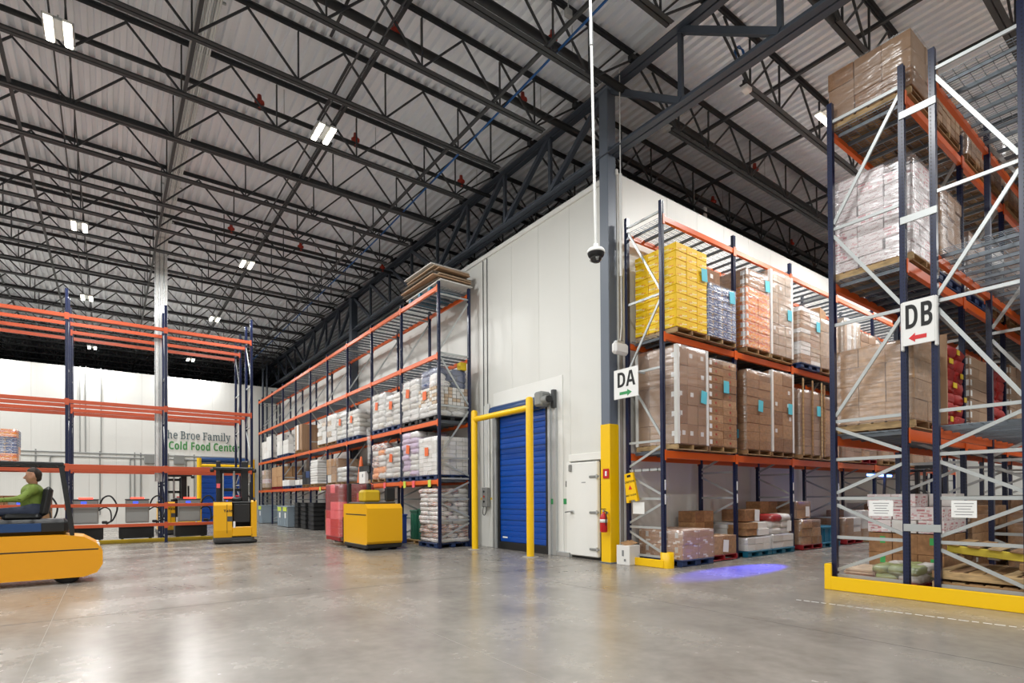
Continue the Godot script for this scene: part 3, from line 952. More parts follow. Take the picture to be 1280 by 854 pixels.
func make_racks() -> void:
	for k in 8:
		DAX.append(2.515 * k)
		DBX.append(2.515 * k)
	var lv := [[2.3, 0.15], [4.62, 0.13], [6.93, 0.11]]
	var da := rack("navy and orange pallet rack marked DA standing before the ribbed cooler wall", Vector3(8.77, 0, -6.84), 0, DAX, 0.96, 7.22, lv)
	for k in 4:
		for y in [1.62, 1.34]:
			block("post_label", Vector3(DAX[k] + 0.008, y, 0.003), Vector3(0.035, 0.2, 0.006), M["sheet white"], da, 0.001)
	rack("navy and orange pallet rack, rear row of the DB pair, along the aisle", Vector3(8.8, 0, -2.79), 0, DBX, 0.99, 7.3, lv, {"a_front": false})
	rack("navy and orange pallet rack, nearer row of the DB pair at the right edge", Vector3(8.8, 0, -1.56), 0, DBX, 0.95, 7.3, lv, {"a_front": true})
	var ls := []
	for k in 11:
		ls.append(minf(LONG_PITCH * k, 22.2))
	rack("long navy and orange pallet rack with eleven frames left of the blue door", Vector3(8.33, 0, -13.26), PI / 2, ls, 1.05, 7.35, [[1.89, 0.12], [3.54, 0.12], [5.37, 0.12], [7.24, 0.12]], {"a_front": false})
	# nearly empty double row on the left
	var es := [-5.0, -2.5, 0.0, 2.5, 5.06]
	var er := rack("tall empty navy and rust pallet rack over the battery chargers, nearer row", Vector3(-0.99, 0, -20.92), 0, es, 1.0, 7.7, [[2.47, 0.17], [4.4, 0.11], [6.96, 0.11]], {"deck": false, "beam": M["rack rust"]})
	rack("tall empty navy and rust pallet rack behind the charger row, farther row", Vector3(-0.99, 0, -22.95), 0, es, 1.0, 7.7, [[2.47, 0.15], [4.4, 0.11], [6.96, 0.11]], {"deck": false, "beam": M["rack rust"]})
	# low shelf beams that hold the chargers
	for k in 4:
		for y in [1.27, 0.64]:
			put("charger_shelf_beam", beam_mesh(es[k + 1] - es[k] - 0.08, 0.1), M["rack rust"], er, T((es[k] + es[k + 1]) / 2.0, y, 0.005))
	# row spacers of the DB pair
	for y in [0.95, 3.68, 5.15, 6.6]:
		var o := block("row_spacer", Vector3(8.755, y, -2.635), Vector3(0.02, 0.1, 0.42), M["zinc brace"], self, 0.004)
		tag(o, "pale steel row spacer joining the DB rack ends, %s upward" % {0.95: "lowest", 3.68: "second", 5.15: "third", 6.6: "topmost"}[y], "row spacer", "row spacers")
	# yellow end guards on the floor
	var g := thing("rack_guard", "low yellow steel guard rail on the floor round rack DA's foot", "rack guard", Vector3(8.7, 0, -6.86))
	block("rail", Vector3(-0.06, 0.08, -0.42), Vector3(0.03, 0.16, 1.0), M["guard yellow"], g, 0.01)
	put("corner_cup", lathe(PackedVector2Array([Vector2(0.13, 0), Vector2(0.13, 0.3), Vector2(0.122, 0.305), Vector2(0.115, 0.3), Vector2(0.115, 0.0)]), 18), M["guard yellow"], g, T(0.07, 0, 0.06))
	var h := thing("rack_guard", "long low yellow steel guard rail before the ends of rack DB", "rack guard", Vector3(8.6, 0, -2.4))
	block("rail", Vector3(0, 0.1, 0), Vector3(0.03, 0.2, 2.7), M["guard yellow"], h, 0.008)
	block("rail_foot", Vector3(0.05, 0.01, 0), Vector3(0.12, 0.02, 2.7), M["guard yellow"], h, 0.004)
	block("corner_plate", Vector3(0.0, 0.19, -1.36), Vector3(0.035, 0.38, 0.1), M["guard yellow"], h, 0.008)
	block("corner_plate", Vector3(0.1, 0.19, -1.4), Vector3(0.2, 0.38, 0.03), M["guard yellow"], h, 0.008)
	var ym := block("floor_rail", Vector3(-0.9, 0.06, -21.6), Vector3(9.8, 0.12, 0.1), M["guard mustard"], self, 0.01)
	tag(ym, "long mustard yellow floor rail under the battery charger shelves", "floor rail")

# ------------------------------------------------------------------ pallets and what stands on them
func pallet(at: Vector3, w: float, d: float, mats: Array, label: String, turn := 0.0, plastic := false) -> Node3D:
	var p := thing("pallet", label, "pallet", at, turn, "")
	var r: Callable = func() -> Material: return mats[rng.randi() % mats.size()]
	if plastic:
		block("deck", Vector3(0, 0.122, 0), Vector3(w, 0.035, d), mats[0], p, 0.008)
		for x in [-1.0, 0.0, 1.0]:
			for z in [-1.0, 0.0, 1.0]:
				block("foot", Vector3(x * (w / 2 - 0.09), 0.06, z * (d / 2 - 0.08)), Vector3(0.17, 0.09, 0.14), mats[0], p, 0.012)
		for z in [-1.0, 0.0, 1.0]:
			block("runner", Vector3(0, 0.012, z * (d / 2 - 0.08)), Vector3(w, 0.024, 0.12), mats[0], p, 0.006)
		return p
	for k in 6:
		put("deck_board", cbox(Vector3(w, 0.018, d / 6.0 - 0.03), 0.003), r.call(), p, T(0, 0.131, -d / 2 + d * (k + 0.5) / 6.0))
	for k in 3:
		put("stringer", cbox(Vector3(0.04, 0.088, d), 0.003), r.call(), p, T((k - 1) * (w / 2 - 0.022), 0.078, 0))
	for k in 3:
		put("bottom_board", cbox(Vector3(w, 0.016, 0.1), 0.003), r.call(), p, T(0, 0.026, (k - 1) * (d / 2 - 0.06)))
	# bottom boards lie on the deck
	return p

# a stack of cartons as one load; base at `at`
func cartons(called: String, label: String, cat: String, at: Vector3, size: Vector3, n: Vector3i, mats: Array, opt := {}) -> Node3D:
	var o := thing(called, label, cat, at, opt.get("turn", 0.0))
	var c := Vector3(size.x / n.x, size.y / n.y, size.z / n.z)
	var gap: float = opt.get("gap", 0.006)
	var m := cbox(c - Vector3(gap, gap * 0.6, gap), opt.get("bevel", 0.006))
	var jit: float = opt.get("jitter", 0.006)
	var drop: int = opt.get("drop", 0)
	for y in n.y:
		for x in n.x:
			for z in n.z:
				if x > 0 and x < n.x - 1 and z > 0 and z < n.z - 1 and y < n.y - 1:
					continue
				if y == n.y - 1 and drop and (x + z * 3 + drop) % 4 < drop - 1:
					continue
				var at2 := Vector3(-size.x / 2 + c.x * (x + 0.5) + rng.randf_range(-jit, jit), c.y * (y + 0.5), -size.z / 2 + c.z * (z + 0.5) + rng.randf_range(-jit, jit))
				var mat: Material
				if opt.has("rows"):
					var rows: Array = opt["rows"]
					var set: Array = rows[mini(y * rows.size() / n.y, rows.size() - 1)]
					mat = set[rng.randi() % set.size()]
				else:
					mat = mats[rng.randi() % mats.size()]
				var box := put(opt.get("piece", "carton"), m, mat, o, TR(at2, Vector3(0, rng.randf_range(-1, 1) * jit * 1.5, 0)))
				if opt.has("sticker") and z == n.z - 1 and rng.randf() < opt["sticker"]:
					block("shipping_label", Vector3(rng.randf_range(-0.2, 0.2) * c.x, c.y * 0.05, c.z / 2 - 0.002), Vector3(0.1, minf(0.09, c.y * 0.5), 0.004), M["sheet white"], box, 0.001)
				if opt.has("edge_sticker") and x == 0 and z == n.z - 1:
					block("shipping_label", Vector3(-c.x / 2 + 0.055, 0, c.z / 2 - 0.002), Vector3(0.09, minf(0.1, c.y * 0.55), 0.004), M["sheet white"], box, 0.001)
					block("shipping_label", Vector3(-c.x / 2 + 0.002, 0, c.z / 2 - 0.08), Vector3(0.004, minf(0.1, c.y * 0.55), 0.12), M["sheet white"], box, 0.001)
				if opt.has("mark") and z == n.z - 1:
					block("printed_mark", Vector3(0.0, 0, c.z / 2 - 0.003), Vector3(0.06, minf(0.05, c.y * 0.4), 0.003), M[opt["mark"]], box, 0.001)
				if opt.has("side_mark") and x == 0:
					block("printed_mark", Vector3(-c.x / 2 + 0.003, c.y * 0.16, c.z * 0.1), Vector3(0.003, minf(0.11, c.y * 0.4), 0.075), M[opt["side_mark"]], box, 0.001)
	if opt.get("boards", false):
		for sx in [-1.0, 1.0]:
			for sz in [-1.0, 1.0]:
				block("corner_board", Vector3(sx * (size.x / 2 - 0.03), size.y / 2, sz * (size.z / 2 + 0.005)), Vector3(0.08, size.y + 0.02, 0.008), M["corner board"], o, 0.002)
				block("corner_board", Vector3(sx * (size.x / 2 + 0.005), size.y / 2, sz * (size.z / 2 - 0.03)), Vector3(0.008, size.y + 0.02, 0.08), M["corner board"], o, 0.002)
	wrap_and_notes(o, size, opt)
	return o

func wrap_and_notes(o: Node3D, size: Vector3, opt: Dictionary) -> void:
	if opt.has("film"):
		var s := size + Vector3(0.035, 0.02, 0.035)
		put("stretch_film", film_shell(s), M["film %d" % opt["film"]], o, T(0, s.y / 2 - 0.012, 0))
	if opt.has("note"):
		var v: Vector2 = opt["note"]
		put("note_sheet", cbox(Vector3(0.2, 0.26, 0.004), 0.001), M[opt.get("note_mat", "sheet blue")], o, TR(Vector3(v.x * size.x, v.y * size.y, size.z / 2 + 0.026), Vector3(0, 0, rng.randf_range(-0.12, 0.12))))
	if opt.has("side_note"):
		var v: Vector2 = opt["side_note"]
		put("note_sheet", cbox(Vector3(0.004, 0.2, 0.24), 0.001), M[opt.get("note_mat", "sheet blue")], o, TV(Vector3(-size.x / 2 - 0.026, v.y * size.y, v.x * size.z)))
	if opt.has("back_note"):
		var v: Vector2 = opt["back_note"]
		put("note_sheet", cbox(Vector3(0.22, 0.24, 0.004), 0.001), M[opt.get("note_mat", "sheet blue")], o, TV(Vector3(v.x * size.x, v.y * size.y, -size.z / 2 - 0.026)))

# film drawn tight round a load, slightly pinched between the layers; open below
func film_shell(s: Vector3) -> ArrayMesh:
	var key := "film%.2f,%.2f,%.2f" % [s.x, s.y, s.z]
	if meshes.has(key):
		return meshes[key]
	var st := start(true)
	var noise := FastNoiseLite.new()
	noise.seed = int(s.y * 100)
	noise.frequency = 2.2
	var n := 8
	var h := maxi(4, int(s.y / 0.12))
	var rings := []
	for j in h + 1:
		var ring := PackedVector3Array()
		for side in 4:
			for i in n:
				var t := float(i) / n * 2.0 - 1.0
				var p: Vector3 = [Vector3(t, 0, 1), Vector3(1, 0, -t), Vector3(-t, 0, -1), Vector3(-1, 0, t)][side]
				var round_ := 1.0 - 0.03 * pow(absf(t), 6.0)
				var v := Vector3(p.x * s.x / 2 * round_, (float(j) / h - 0.5) * s.y, p.z * s.z / 2 * round_)
				v += Vector3(p.x, 0, p.z) * noise.get_noise_3dv(v) * 0.009
				ring.append(v)
		rings.append(ring)
	var total := n * 4
	for j in h:
		for i in total:
			quad(st, rings[j][i], rings[j][(i + 1) % total], rings[j + 1][(i + 1) % total], rings[j + 1][i], Vector3(0, rings[j][i].y, 0))
	for i in total:
		tri(st, rings[h][i], rings[h][(i + 1) % total], Vector3(0, s.y / 2 + 0.005, 0), Vector3.ZERO)
	meshes[key] = done(st)
	return meshes[key]

# layers of sacks as one load
func sacks(called: String, label: String, cat: String, at: Vector3, size: Vector3, layers: int, mats: Array, opt := {}) -> Node3D:
	var o := thing(called, label, cat, at, opt.get("turn", 0.0))
	var h := size.y / layers
	var pieces: int = opt.get("across", 2)
	for y in layers:
		var swap: bool = y % 2 == 1 and not opt.has("straight")
		var rows := 3 if swap else pieces
		for x in (pieces if swap else 2):
			for z in rows:
				var nx := pieces if swap else 2
				var s := Vector3(size.x / nx * 1.02, h * 1.35, size.z / rows * 1.02)
				var v := Vector3(-size.x / 2 + size.x / nx * (x + 0.5), h * (y + 0.5), -size.z / 2 + size.z / rows * (z + 0.5))
				v += Vector3(rng.randf_range(-0.018, 0.018), 0, rng.randf_range(-0.018, 0.018))
				put(opt.get("piece", "sack"), sack(rng.randi() % 4), mats[rng.randi() % mats.size()], o, TR(v, Vector3(0, rng.randf_range(-0.05, 0.05) + (PI if rng.randf() < 0.5 else 0.0), 0)) * Transform3D(Basis.from_scale(s), Vector3.ZERO))
	if opt.has("tag_face"):
		put("tag_sheet", cbox(Vector3(0.22, 0.26, 0.005), 0.001), M[opt.get("tag_mat", "tag orange")], o, TR(Vector3(0.05, size.y * opt["tag_face"], -size.z / 2 - 0.03), Vector3(0, 0, 0.15)))
	wrap_and_notes(o, size, opt)
	return o

func pick(prefix: String, n: int) -> Array:
	var out := []
	for k in n:
		out.append(M["%s %d" % [prefix, k]])
	return out

const L1 := 2.312
const L2 := 4.632
const L3 := 6.942

func on_pallet(at: Vector3, w: float, d: float, label: String, kind := "wood", turn := 0.0) -> Vector3:
	match kind:
		"wood":
			pallet(at, w, d, pick("wood", 4), label, turn)
		"blue":
			pallet(at, w, d, [M["navy plastic"]], label, turn, true)
		"teal":
			pallet(at, w, d, [M["teal plastic"]], label, turn, true)
		"red":
			pallet(at, w, d, [M["deep red"]], label, turn)
		"black":
			pallet(at, w, d, [M["black plastic"]], label, turn, true)
	return at + Vector3(0, 0.141, 0)

func make_goods_da() -> void:
	var card := pick("card", 5)
	var pale := pick("card pale", 3)
	var grey := pick("card grey", 3)
	var z := -7.27
	var slot := func(bay: int, side: int) -> float: return 8.77 + 2.515 * bay + (0.80 if side == 0 else 1.87)
	var spot := func(bay: int, side: int, y: float) -> Vector3: return Vector3(slot.call(bay, side), y, z)
	var W := 1.03
	var D := 1.05
	var b: Vector3
	# upper shelf
	b = on_pallet(spot.call(0, 0, L2), W, D, "wooden pallet under the yellow cases on rack DA's middle shelf")
	cartons("case_stack", "tall stack of bright yellow printed cases on rack DA by the column", "case stack", b, Vector3(W, 1.68, D), Vector3i(3, 10, 3), [M["yellow case"]], {"note": Vector2(0.38, 0.72), "piece": "case"})
	b = on_pallet(spot.call(0, 1, L2), W, D, "wooden pallet under the blue and white packs on rack DA")
	cartons("case_stack", "stack of blue and white drink packs beside the yellow cases", "case stack", b, Vector3(W, 1.12, D), Vector3i(3, 7, 3), [M["blue case"]], {"film": 1, "piece": "case", "note": Vector2(0.33, 0.85)})
	cartons("carton", "single brown carton lying on top of the blue drink packs", "carton", b + Vector3(-0.22, 1.15, 0.1), Vector3(0.52, 0.3, 0.7), Vector3i(1, 1, 1), card, {"sticker": 1.0})
	b = on_pallet(spot.call(1, 0, L2), W, D, "wooden pallet under the orange cases on rack DA")
	cartons("case_stack", "mixed stack of orange printed cases topped by big brown cartons", "case stack", b, Vector3(W, 1.78, D), Vector3i(2, 9, 3), card, {"rows": [[M["orange case"]], [M["orange case"]], [M["orange case"]], [card[0], card[1]]], "film": 1, "note": Vector2(0.36, 0.86), "edge_sticker": true})
	b = on_pallet(spot.call(1, 1, L2), W, D, "wooden pallet under the white-cornered tan load on rack DA's middle shelf")
	cartons("carton_stack", "tall tan film-wrapped carton stack with white corner boards on the middle shelf", "carton stack", b, Vector3(W, 2.0, D), Vector3i(3, 8, 3), pale, {"boards": true, "film": 1, "note": Vector2(0.32, 0.52), "sticker": 0.3})
	b = on_pallet(spot.call(2, 0, L2), W, D, "blue plastic pallet under the flat white trays on rack DA", "blue")
	cartons("tray_stack", "stack of flat white and tan trays on a blue pallet, rack DA", "tray stack", b, Vector3(W, 1.42, D), Vector3i(2, 13, 2), [M["card white 0"], pale[2], M["card white 1"], grey[2]], {"film": 1, "note": Vector2(0.36, 0.72), "piece": "tray"})
	b = on_pallet(spot.call(2, 1, L2), W, D, "wooden pallet under the tan load with a loose box on top")
	cartons("carton_stack", "tan film-wrapped carton stack right of the white trays", "carton stack", b, Vector3(W, 1.3, D), Vector3i(2, 4, 2), pale, {"film": 1})
	cartons("carton", "loose open brown box perched on the tan wrapped stack", "carton", b + Vector3(-0.12, 1.33, 0.15), Vector3(0.62, 0.32, 0.5), Vector3i(1, 1, 1), card, {"turn": 0.2})
	b = on_pallet(spot.call(3, 0, L2), W, D, "wooden pallet under the white upright sheets seen past rack DB")
	cartons("sheet_stack", "white upright panels packed on the middle shelf, seen past rack DB", "panel stack", b, Vector3(W, 1.6, D), Vector3i(7, 1, 1), [M["card white 0"], M["card white 1"], pale[2]], {"piece": "sheet", "film": 1})
	b = on_pallet(spot.call(3, 1, L2), W, D, "wooden pallet under the grey cartons deep in rack DA")
	cartons("carton_stack", "grey-brown carton stack deep in rack DA's middle shelf", "carton stack", b, Vector3(W, 1.4, D), Vector3i(2, 5, 2), grey, {"film": 2})
	# lower shelf
	b = on_pallet(spot.call(0, 0, L1), W, D, "wooden pallet under the corner-boarded cartons behind sign DA")
	cartons("carton_stack", "big brown carton stack with white corner boards behind sign DA", "carton stack", b, Vector3(W, 1.96, D), Vector3i(3, 5, 3), grey, {"boards": true, "film": 1, "note": Vector2(0.33, 0.5), "sticker": 0.5, "edge_sticker": true})
	b = on_pallet(spot.call(0, 1, L1), W, D, "wooden pallet under the red-marked small cartons on rack DA")
	cartons("carton_stack", "stack of many small brown cartons with red marks and edge labels", "carton stack", b, Vector3(W, 1.84, D), Vector3i(2, 11, 3), card, {"edge_sticker": true, "mark": "red fitting", "note": Vector2(0.08, 0.7), "film": 2})
	b = on_pallet(spot.call(1, 0, L1), W, D, "wooden pallet under the plain wrapped cartons in rack DA's second bay")
	cartons("carton_stack", "plain brown wrapped stack in second bay below the orange cases", "carton stack", b, Vector3(W, 1.8, D), Vector3i(2, 9, 3), [card[0], card[1], card[3]], {"film": 0, "note": Vector2(0.02, 0.56), "side_note": Vector2(0.2, 0.2), "note_mat": "sheet blue"})
	b = on_pallet(spot.call(1, 1, L1), W, D, "wooden pallet under the narrow corner-boarded load in rack DA's second bay")
	cartons("carton_stack", "brown wrapped stack with white corner boards in rack DA's second bay", "carton stack", b, Vector3(W, 1.92, D), Vector3i(2, 6, 3), card, {"boards": true, "film": 0, "note": Vector2(0.3, 0.55), "sticker": 0.3})
	b = on_pallet(spot.call(2, 0, L1), W, D, "wooden pallet under the slatted load in rack DA's third bay")
	var o := cartons("carton_stack", "wrapped brown stack with upright wooden slats in rack DA's third bay", "carton stack", b, Vector3(W, 1.62, D), Vector3i(2, 8, 3), grey, {"film": 1, "note": Vector2(0.34, 0.7)})
	for k in 3:
		block("slat", Vector3(-0.5 + 0.5 * k, 0.92, D / 2 + 0.03), Vector3(0.07, 1.95, 0.02), M["wood %d" % k], o)
	b = on_pallet(spot.call(2, 1, L1), W, D, "wooden pallet under the second slatted load in rack DA's third bay")
	o = cartons("carton_stack", "brown wrapped stack right of the slatted one, half hidden by rack DB", "carton stack", b, Vector3(W, 1.55, D), Vector3i(2, 5, 2), card, {"film": 0})
	block("slat", Vector3(-0.42, 0.9, D / 2 + 0.03), Vector3(0.07, 1.9, 0.02), M["wood 1"], o)
	for k in 6:
		var bay := 3 + k / 2
		b = on_pallet(spot.call(bay, k % 2, L1), W, D, "pallet deep in rack DA's lower shelf, %s beyond the slatted loads" % ORD[k], "red" if k == 1 else "wood")
		cartons("carton_stack", "brown carton stack deep in rack DA's lower shelf, %s beyond slatted loads" % ORD[k], "carton stack", b, Vector3(W, 0.9 + 0.15 * (k * 7 % 5), D), Vector3i(2, 5, 2), card if k % 2 else grey, {"film": k % 2})
	for k in 6:
		var bay := 4 + k / 2
		b = on_pallet(spot.call(bay, k % 2, L2), W, D, "pallet deep in rack DA's middle shelf, %s beyond the grey cartons" % ORD[k])
		cartons("carton_stack", "pale carton stack deep in rack DA's middle shelf, %s beyond grey cartons" % ORD[k], "carton stack", b, Vector3(W, 1.2 + 0.1 * (k * 3 % 4), D), Vector3i(2, 5, 2), pale, {"film": 1})
	# floor
	b = on_pallet(spot.call(0, 0, 0.0) + Vector3(0, 0, 0.08), 1.06, 1.1, "blue plastic pallet on the floor under the low cartons at rack DA", "blue")
	o = cartons("carton_stack", "low two-layer stack of brown printed cartons on the floor by DA guard", "carton stack", b, Vector3(1.06, 0.58, 1.1), Vector3i(2, 2, 3), [M["logo case"]], {"film": 1, "side_mark": "card white 1"})
	b = on_pallet(spot.call(0, 1, 0.0), 1.0, 1.05, "red wooden pallet on the floor under the low noted carton", "red")
	cartons("carton_stack", "low brown carton row with a white note on a red pallet", "carton stack", b, Vector3(0.98, 0.4, 1.0), Vector3i(2, 1, 2), card, {"film": 2, "note": Vector2(0.05, 0.45), "note_mat": "sheet white"})
	cartons("carton_stack", "brown cartons stacked at the back on the red pallet", "carton stack", b + Vector3(0.1, 0.42, -0.25), Vector3(0.7, 0.5, 0.45), Vector3i(2, 2, 1), card, {})
	b = on_pallet(spot.call(1, 0, 0.0), 1.04, 1.05, "teal pallet under the mixed floor pile in rack DA's second bay", "teal")
	cartons("carton_stack", "white cartons forming the base of the floor pile in second bay", "carton stack", b, Vector3(1.0, 0.3, 1.0), Vector3i(3, 2, 3), pick("card white", 3), {"film": 1})
	cartons("carton_stack", "red and white cartons on the second bay's floor pile", "carton stack", b + Vector3(-0.04, 0.34, 0), Vector3(0.92, 0.3, 0.95), Vector3i(2, 2, 2), [card[0], M["card white 0"], M["maroon case"]], {"jitter": 0.02})
	cartons("carton", "single brown carton with white note crowning the second bay's floor pile", "carton", b + Vector3(-0.12, 0.66, 0.1), Vector3(0.62, 0.28, 0.6), Vector3i(1, 1, 1), card, {"note": Vector2(0.25, 0.5), "note_mat": "sheet white"})
	b = on_pallet(spot.call(1, 1, 0.0), 1.04, 1.05, "teal pallet under the red net bags on the floor", "teal")
	cartons("carton_stack", "white wrapped cartons below the red net bags on the floor", "carton stack", b, Vector3(1.0, 0.32, 1.0), Vector3i(2, 2, 2), pick("card white", 3), {"film": 1})
	sacks("bag_pile", "pile of red net produce bags on white cartons, rack DA floor", "bag pile", b + Vector3(0, 0.33, 0), Vector3(0.95, 0.46, 0.95), 3, [M["net bag"], M["net red"], M["card white 1"]], {"note": Vector2(0.3, 0.4), "note_mat": "sheet white", "piece": "net_bag", "film": 2})
	b = on_pallet(spot.call(2, 0, 0.0), 1.04, 1.05, "red pallet under the wrapped floor pile in rack DA's third bay", "red")
	cartons("carton_stack", "shiny wrapped brown and red floor pile in rack DA's third bay", "carton stack", b, Vector3(1.0, 0.62, 1.0), Vector3i(2, 3, 2), [card[2], M["maroon case"], card[3]], {"film": 1, "jitter": 0.02})
	cartons("carton_stack", "upper brown wrapped box pair on the third bay's floor pile", "carton stack", b + Vector3(-0.1, 0.66, 0), Vector3(0.72, 0.44, 0.7), Vector3i(1, 2, 1), card, {"film": 1, "note": Vector2(0.2, 0.4), "note_mat": "sheet white"})
	b = on_pallet(spot.call(2, 1, 0.0), 1.04, 1.05, "teal pallet under the teal tub in rack DA's third bay", "teal")
	tub("teal tub on the floor half hidden behind rack DB's end post", b, Vector3(0.95, 0.42, 0.95), M["teal plastic"], 0.0, true)
	cartons("carton_stack", "brown cartons behind the red net bags against the cooler wall", "carton stack", Vector3(slot.call(1, 1) + 0.3, 0.95, z - 0.2), Vector3(0.8, 0.3, 0.4), Vector3i(2, 1, 1), card, {})
	for k in 6:
		var bay := 3 + k / 2
		b = on_pallet(spot.call(bay, k % 2, 0.0), 1.04, 1.05, "floor pallet under rack DA, %s beyond the teal tub" % ORD[k], ["red", "wood", "black"][k % 3])
		cartons("carton_stack", "mixed floor stack under rack DA, %s beyond the teal tub" % ORD[k], "carton stack", b, Vector3(1.0, 0.6 + 0.2 * (k % 3), 1.0), Vector3i(2, 3, 2), [card[1], M["card white 1"], grey[0]], {"film": k % 2, "jitter": 0.015})

func tub(label: String, at: Vector3, s: Vector3, mat: Material, turn := 0.0, full := false) -> Node3D:
	var o := thing("tub", label, "tub", at, turn)
	var t := 0.02
	block("base", Vector3(0, 0.02, 0), Vector3(s.x - 0.04, 0.04, s.z - 0.04), mat, o)
	for sx in [-1.0, 1.0]:
		block("side", Vector3(sx * (s.x / 2 - t), s.y / 2, 0), Vector3(t, s.y, s.z - t), mat, o, 0.005)
		block("rim", Vector3(sx * (s.x / 2 - 0.01), s.y - 0.03, 0), Vector3(0.05, 0.05, s.z + 0.02), mat, o, 0.01)
	for sz in [-1.0, 1.0]:
		block("side", Vector3(0, s.y / 2, sz * (s.z / 2 - t)), Vector3(s.x - t, s.y, t), mat, o, 0.005)
		block("rim", Vector3(0, s.y - 0.03, sz * (s.z / 2 - 0.01)), Vector3(s.x + 0.02, 0.05, 0.05), mat, o, 0.01)
		for k in 3:
			block("rib", Vector3(s.x * (k - 1) * 0.32, s.y * 0.45, sz * (s.z / 2 - 0.003)), Vector3(0.03, s.y * 0.8, 0.02), mat, o, 0.004)
	if full:
		block("lid", Vector3(0, s.y - 0.01, 0), Vector3(s.x - 0.03, 0.02, s.z - 0.03), mat, o)
	return o

func make_goods_db() -> void:
	var card := pick("card", 5)
	var pale := pick("card pale", 3)
	var grey := pick("card grey", 3)
	var white := pick("card white", 3)
	var zr := -3.285
	var zn := -2.035
	var W := 1.03
	var D := 1.04
	var at := func(bay: int, side: int, y: float, near: bool) -> Vector3: return Vector3(8.8 + 2.515 * bay + (0.68 if side == 0 else 1.8), y, zn if near else zr)
	var b: Vector3
	# top shelf, aisle row
	b = on_pallet(at.call(0, 0, L3, false), 1.08, 1.06, "wooden pallet on rack DB's top shelf under the wrapped brown load", "wood")
	cartons("carton_stack", "large brown film-wrapped carton load on rack DB's top shelf, nearest the ceiling", "carton stack", b, Vector3(1.1, 0.78, 1.08), Vector3i(2, 3, 3), [grey[0], grey[1], card[3]], {"film": 0, "gap": 0.004})
	b = on_pallet(at.call(0, 1, L3, false), W, D, "wooden pallet on DB's top shelf under the small-carton load", "wood")
	cartons("carton_stack", "brown load of many small cartons behind the big top-shelf load", "carton stack", b, Vector3(W, 0.7, D), Vector3i(5, 6, 4), grey, {"gap": 0.012})
	for k in 6:
		b = on_pallet(at.call(1 + k / 2, k % 2, L3, false), W, D, "pallet on DB's top shelf in the aisle row, %s past the first bay" % ORD[k], "wood")
		cartons("carton_stack", "wrapped brown load on DB's top shelf aisle row, %s past first bay" % ORD[k], "carton stack", b, Vector3(W, 0.62 + 0.1 * (k % 3), D), Vector3i(4, 5, 4), grey if k % 2 else card, {"film": 1, "gap": 0.01})
	# middle shelf, aisle row
	b = on_pallet(at.call(0, 0, L2, false), 1.06, 1.06, "wooden pallet on rack DB's middle shelf under the glossy pale load", "wood")
	cartons("case_stack", "glossy film-wrapped load of pale pink printed cases on DB's middle shelf", "case stack", b, Vector3(1.04, 1.38, 1.02), Vector3i(3, 9, 3), [M["maroon case"], M["pink case"]], {"film": 1, "piece": "case", "jitter": 0.012, "drop": 2})
	b = on_pallet(at.call(0, 1, L2, false), W, D, "blue plastic pallet under the silver-wrapped load on DB's middle shelf", "blue")
	cartons("case_stack", "crinkled silver-wrapped brown load right of the glossy pale one", "case stack", b, Vector3(W, 1.3, D), Vector3i(3, 7, 3), [grey[0], grey[2], card[3]], {"film": 1, "piece": "case", "jitter": 0.015})
	for k in 6:
		b = on_pallet(at.call(1 + k / 2, k % 2, L2, false), W, D, "pallet on DB's middle shelf in the aisle row, %s past the first bay" % ORD[k], "blue" if k % 3 == 0 else "wood")
		cartons("carton_stack", "wrapped load on DB's middle shelf aisle row, %s past first bay" % ORD[k], "carton stack", b, Vector3(W, 1.0 + 0.15 * (k % 3), D), Vector3i(2, 6, 3), [grey, white, card][k % 3], {"film": 1, "jitter": 0.012})
	# lower shelf, aisle row
	b = on_pallet(at.call(0, 0, L1, false), 1.06, 1.06, "wooden pallet on rack DB's lower shelf under the tan carton block", "wood")
	cartons("carton_stack", "tan film-wrapped block of big cartons behind sign DB", "carton stack", b, Vector3(1.06, 1.12, 1.04), Vector3i(2, 4, 3), [card[4], card[2]], {"film": 1, "gap": 0.003})
	b = on_pallet(at.call(0, 1, L1, false), W, D, "wooden pallet under the red net onion bags on rack DB", "wood")
	sacks("bag_pile", "tall pallet of red net onion bags with yellow labels on rack DB", "bag pile", b + Vector3(0.1, 0, 0.02), Vector3(0.9, 1.25, 1.02), 7, [M["net bag"], M["net red"], M["net bag"]], {"piece": "net_bag"})
	var sheet := block("divider_sheet", b + Vector3(-0.46, 0.68, 0.1), Vector3(0.03, 1.36, 0.95), M["card grey 2"], self)
	tag(sheet, "upright brown cardboard sheet between the tan cartons and onion bags", "cardboard sheet")
	for k in 7:
		var o := block("bag_label", b + Vector3(-0.2 + 0.17 * ((k * 2) % 5), 0.1 + 0.178 * k, 0.555), Vector3(0.12 + 0.05 * (k % 2), 0.08, 0.012), M["tag yellow"], self, 0.003)
		tag(o, "yellow paper label on a red onion bag, %s from the bottom" % ORD[k], "bag label", "onion bag labels")
	for k in 6:
		b = on_pallet(at.call(1 + k / 2, k % 2, L1, false), W, D, "pallet on DB's lower shelf in the aisle row, %s past the onion bags" % ORD[k], "wood")
		if k == 1:
			sacks("bag_pile", "second pallet of red net onion bags farther along rack DB", "bag pile", b, Vector3(W, 1.2, D), 7, [M["net bag"], M["net red"]], {"piece": "net_bag"})
		else:
			cartons("carton_stack", "brown cartons with white end labels on DB's lower shelf, %s past onions" % ORD[k], "carton stack", b, Vector3(W, 1.25 + 0.1 * (k % 3), D), Vector3i(2, 7, 3), card if k % 2 else grey, {"edge_sticker": true, "film": 2})
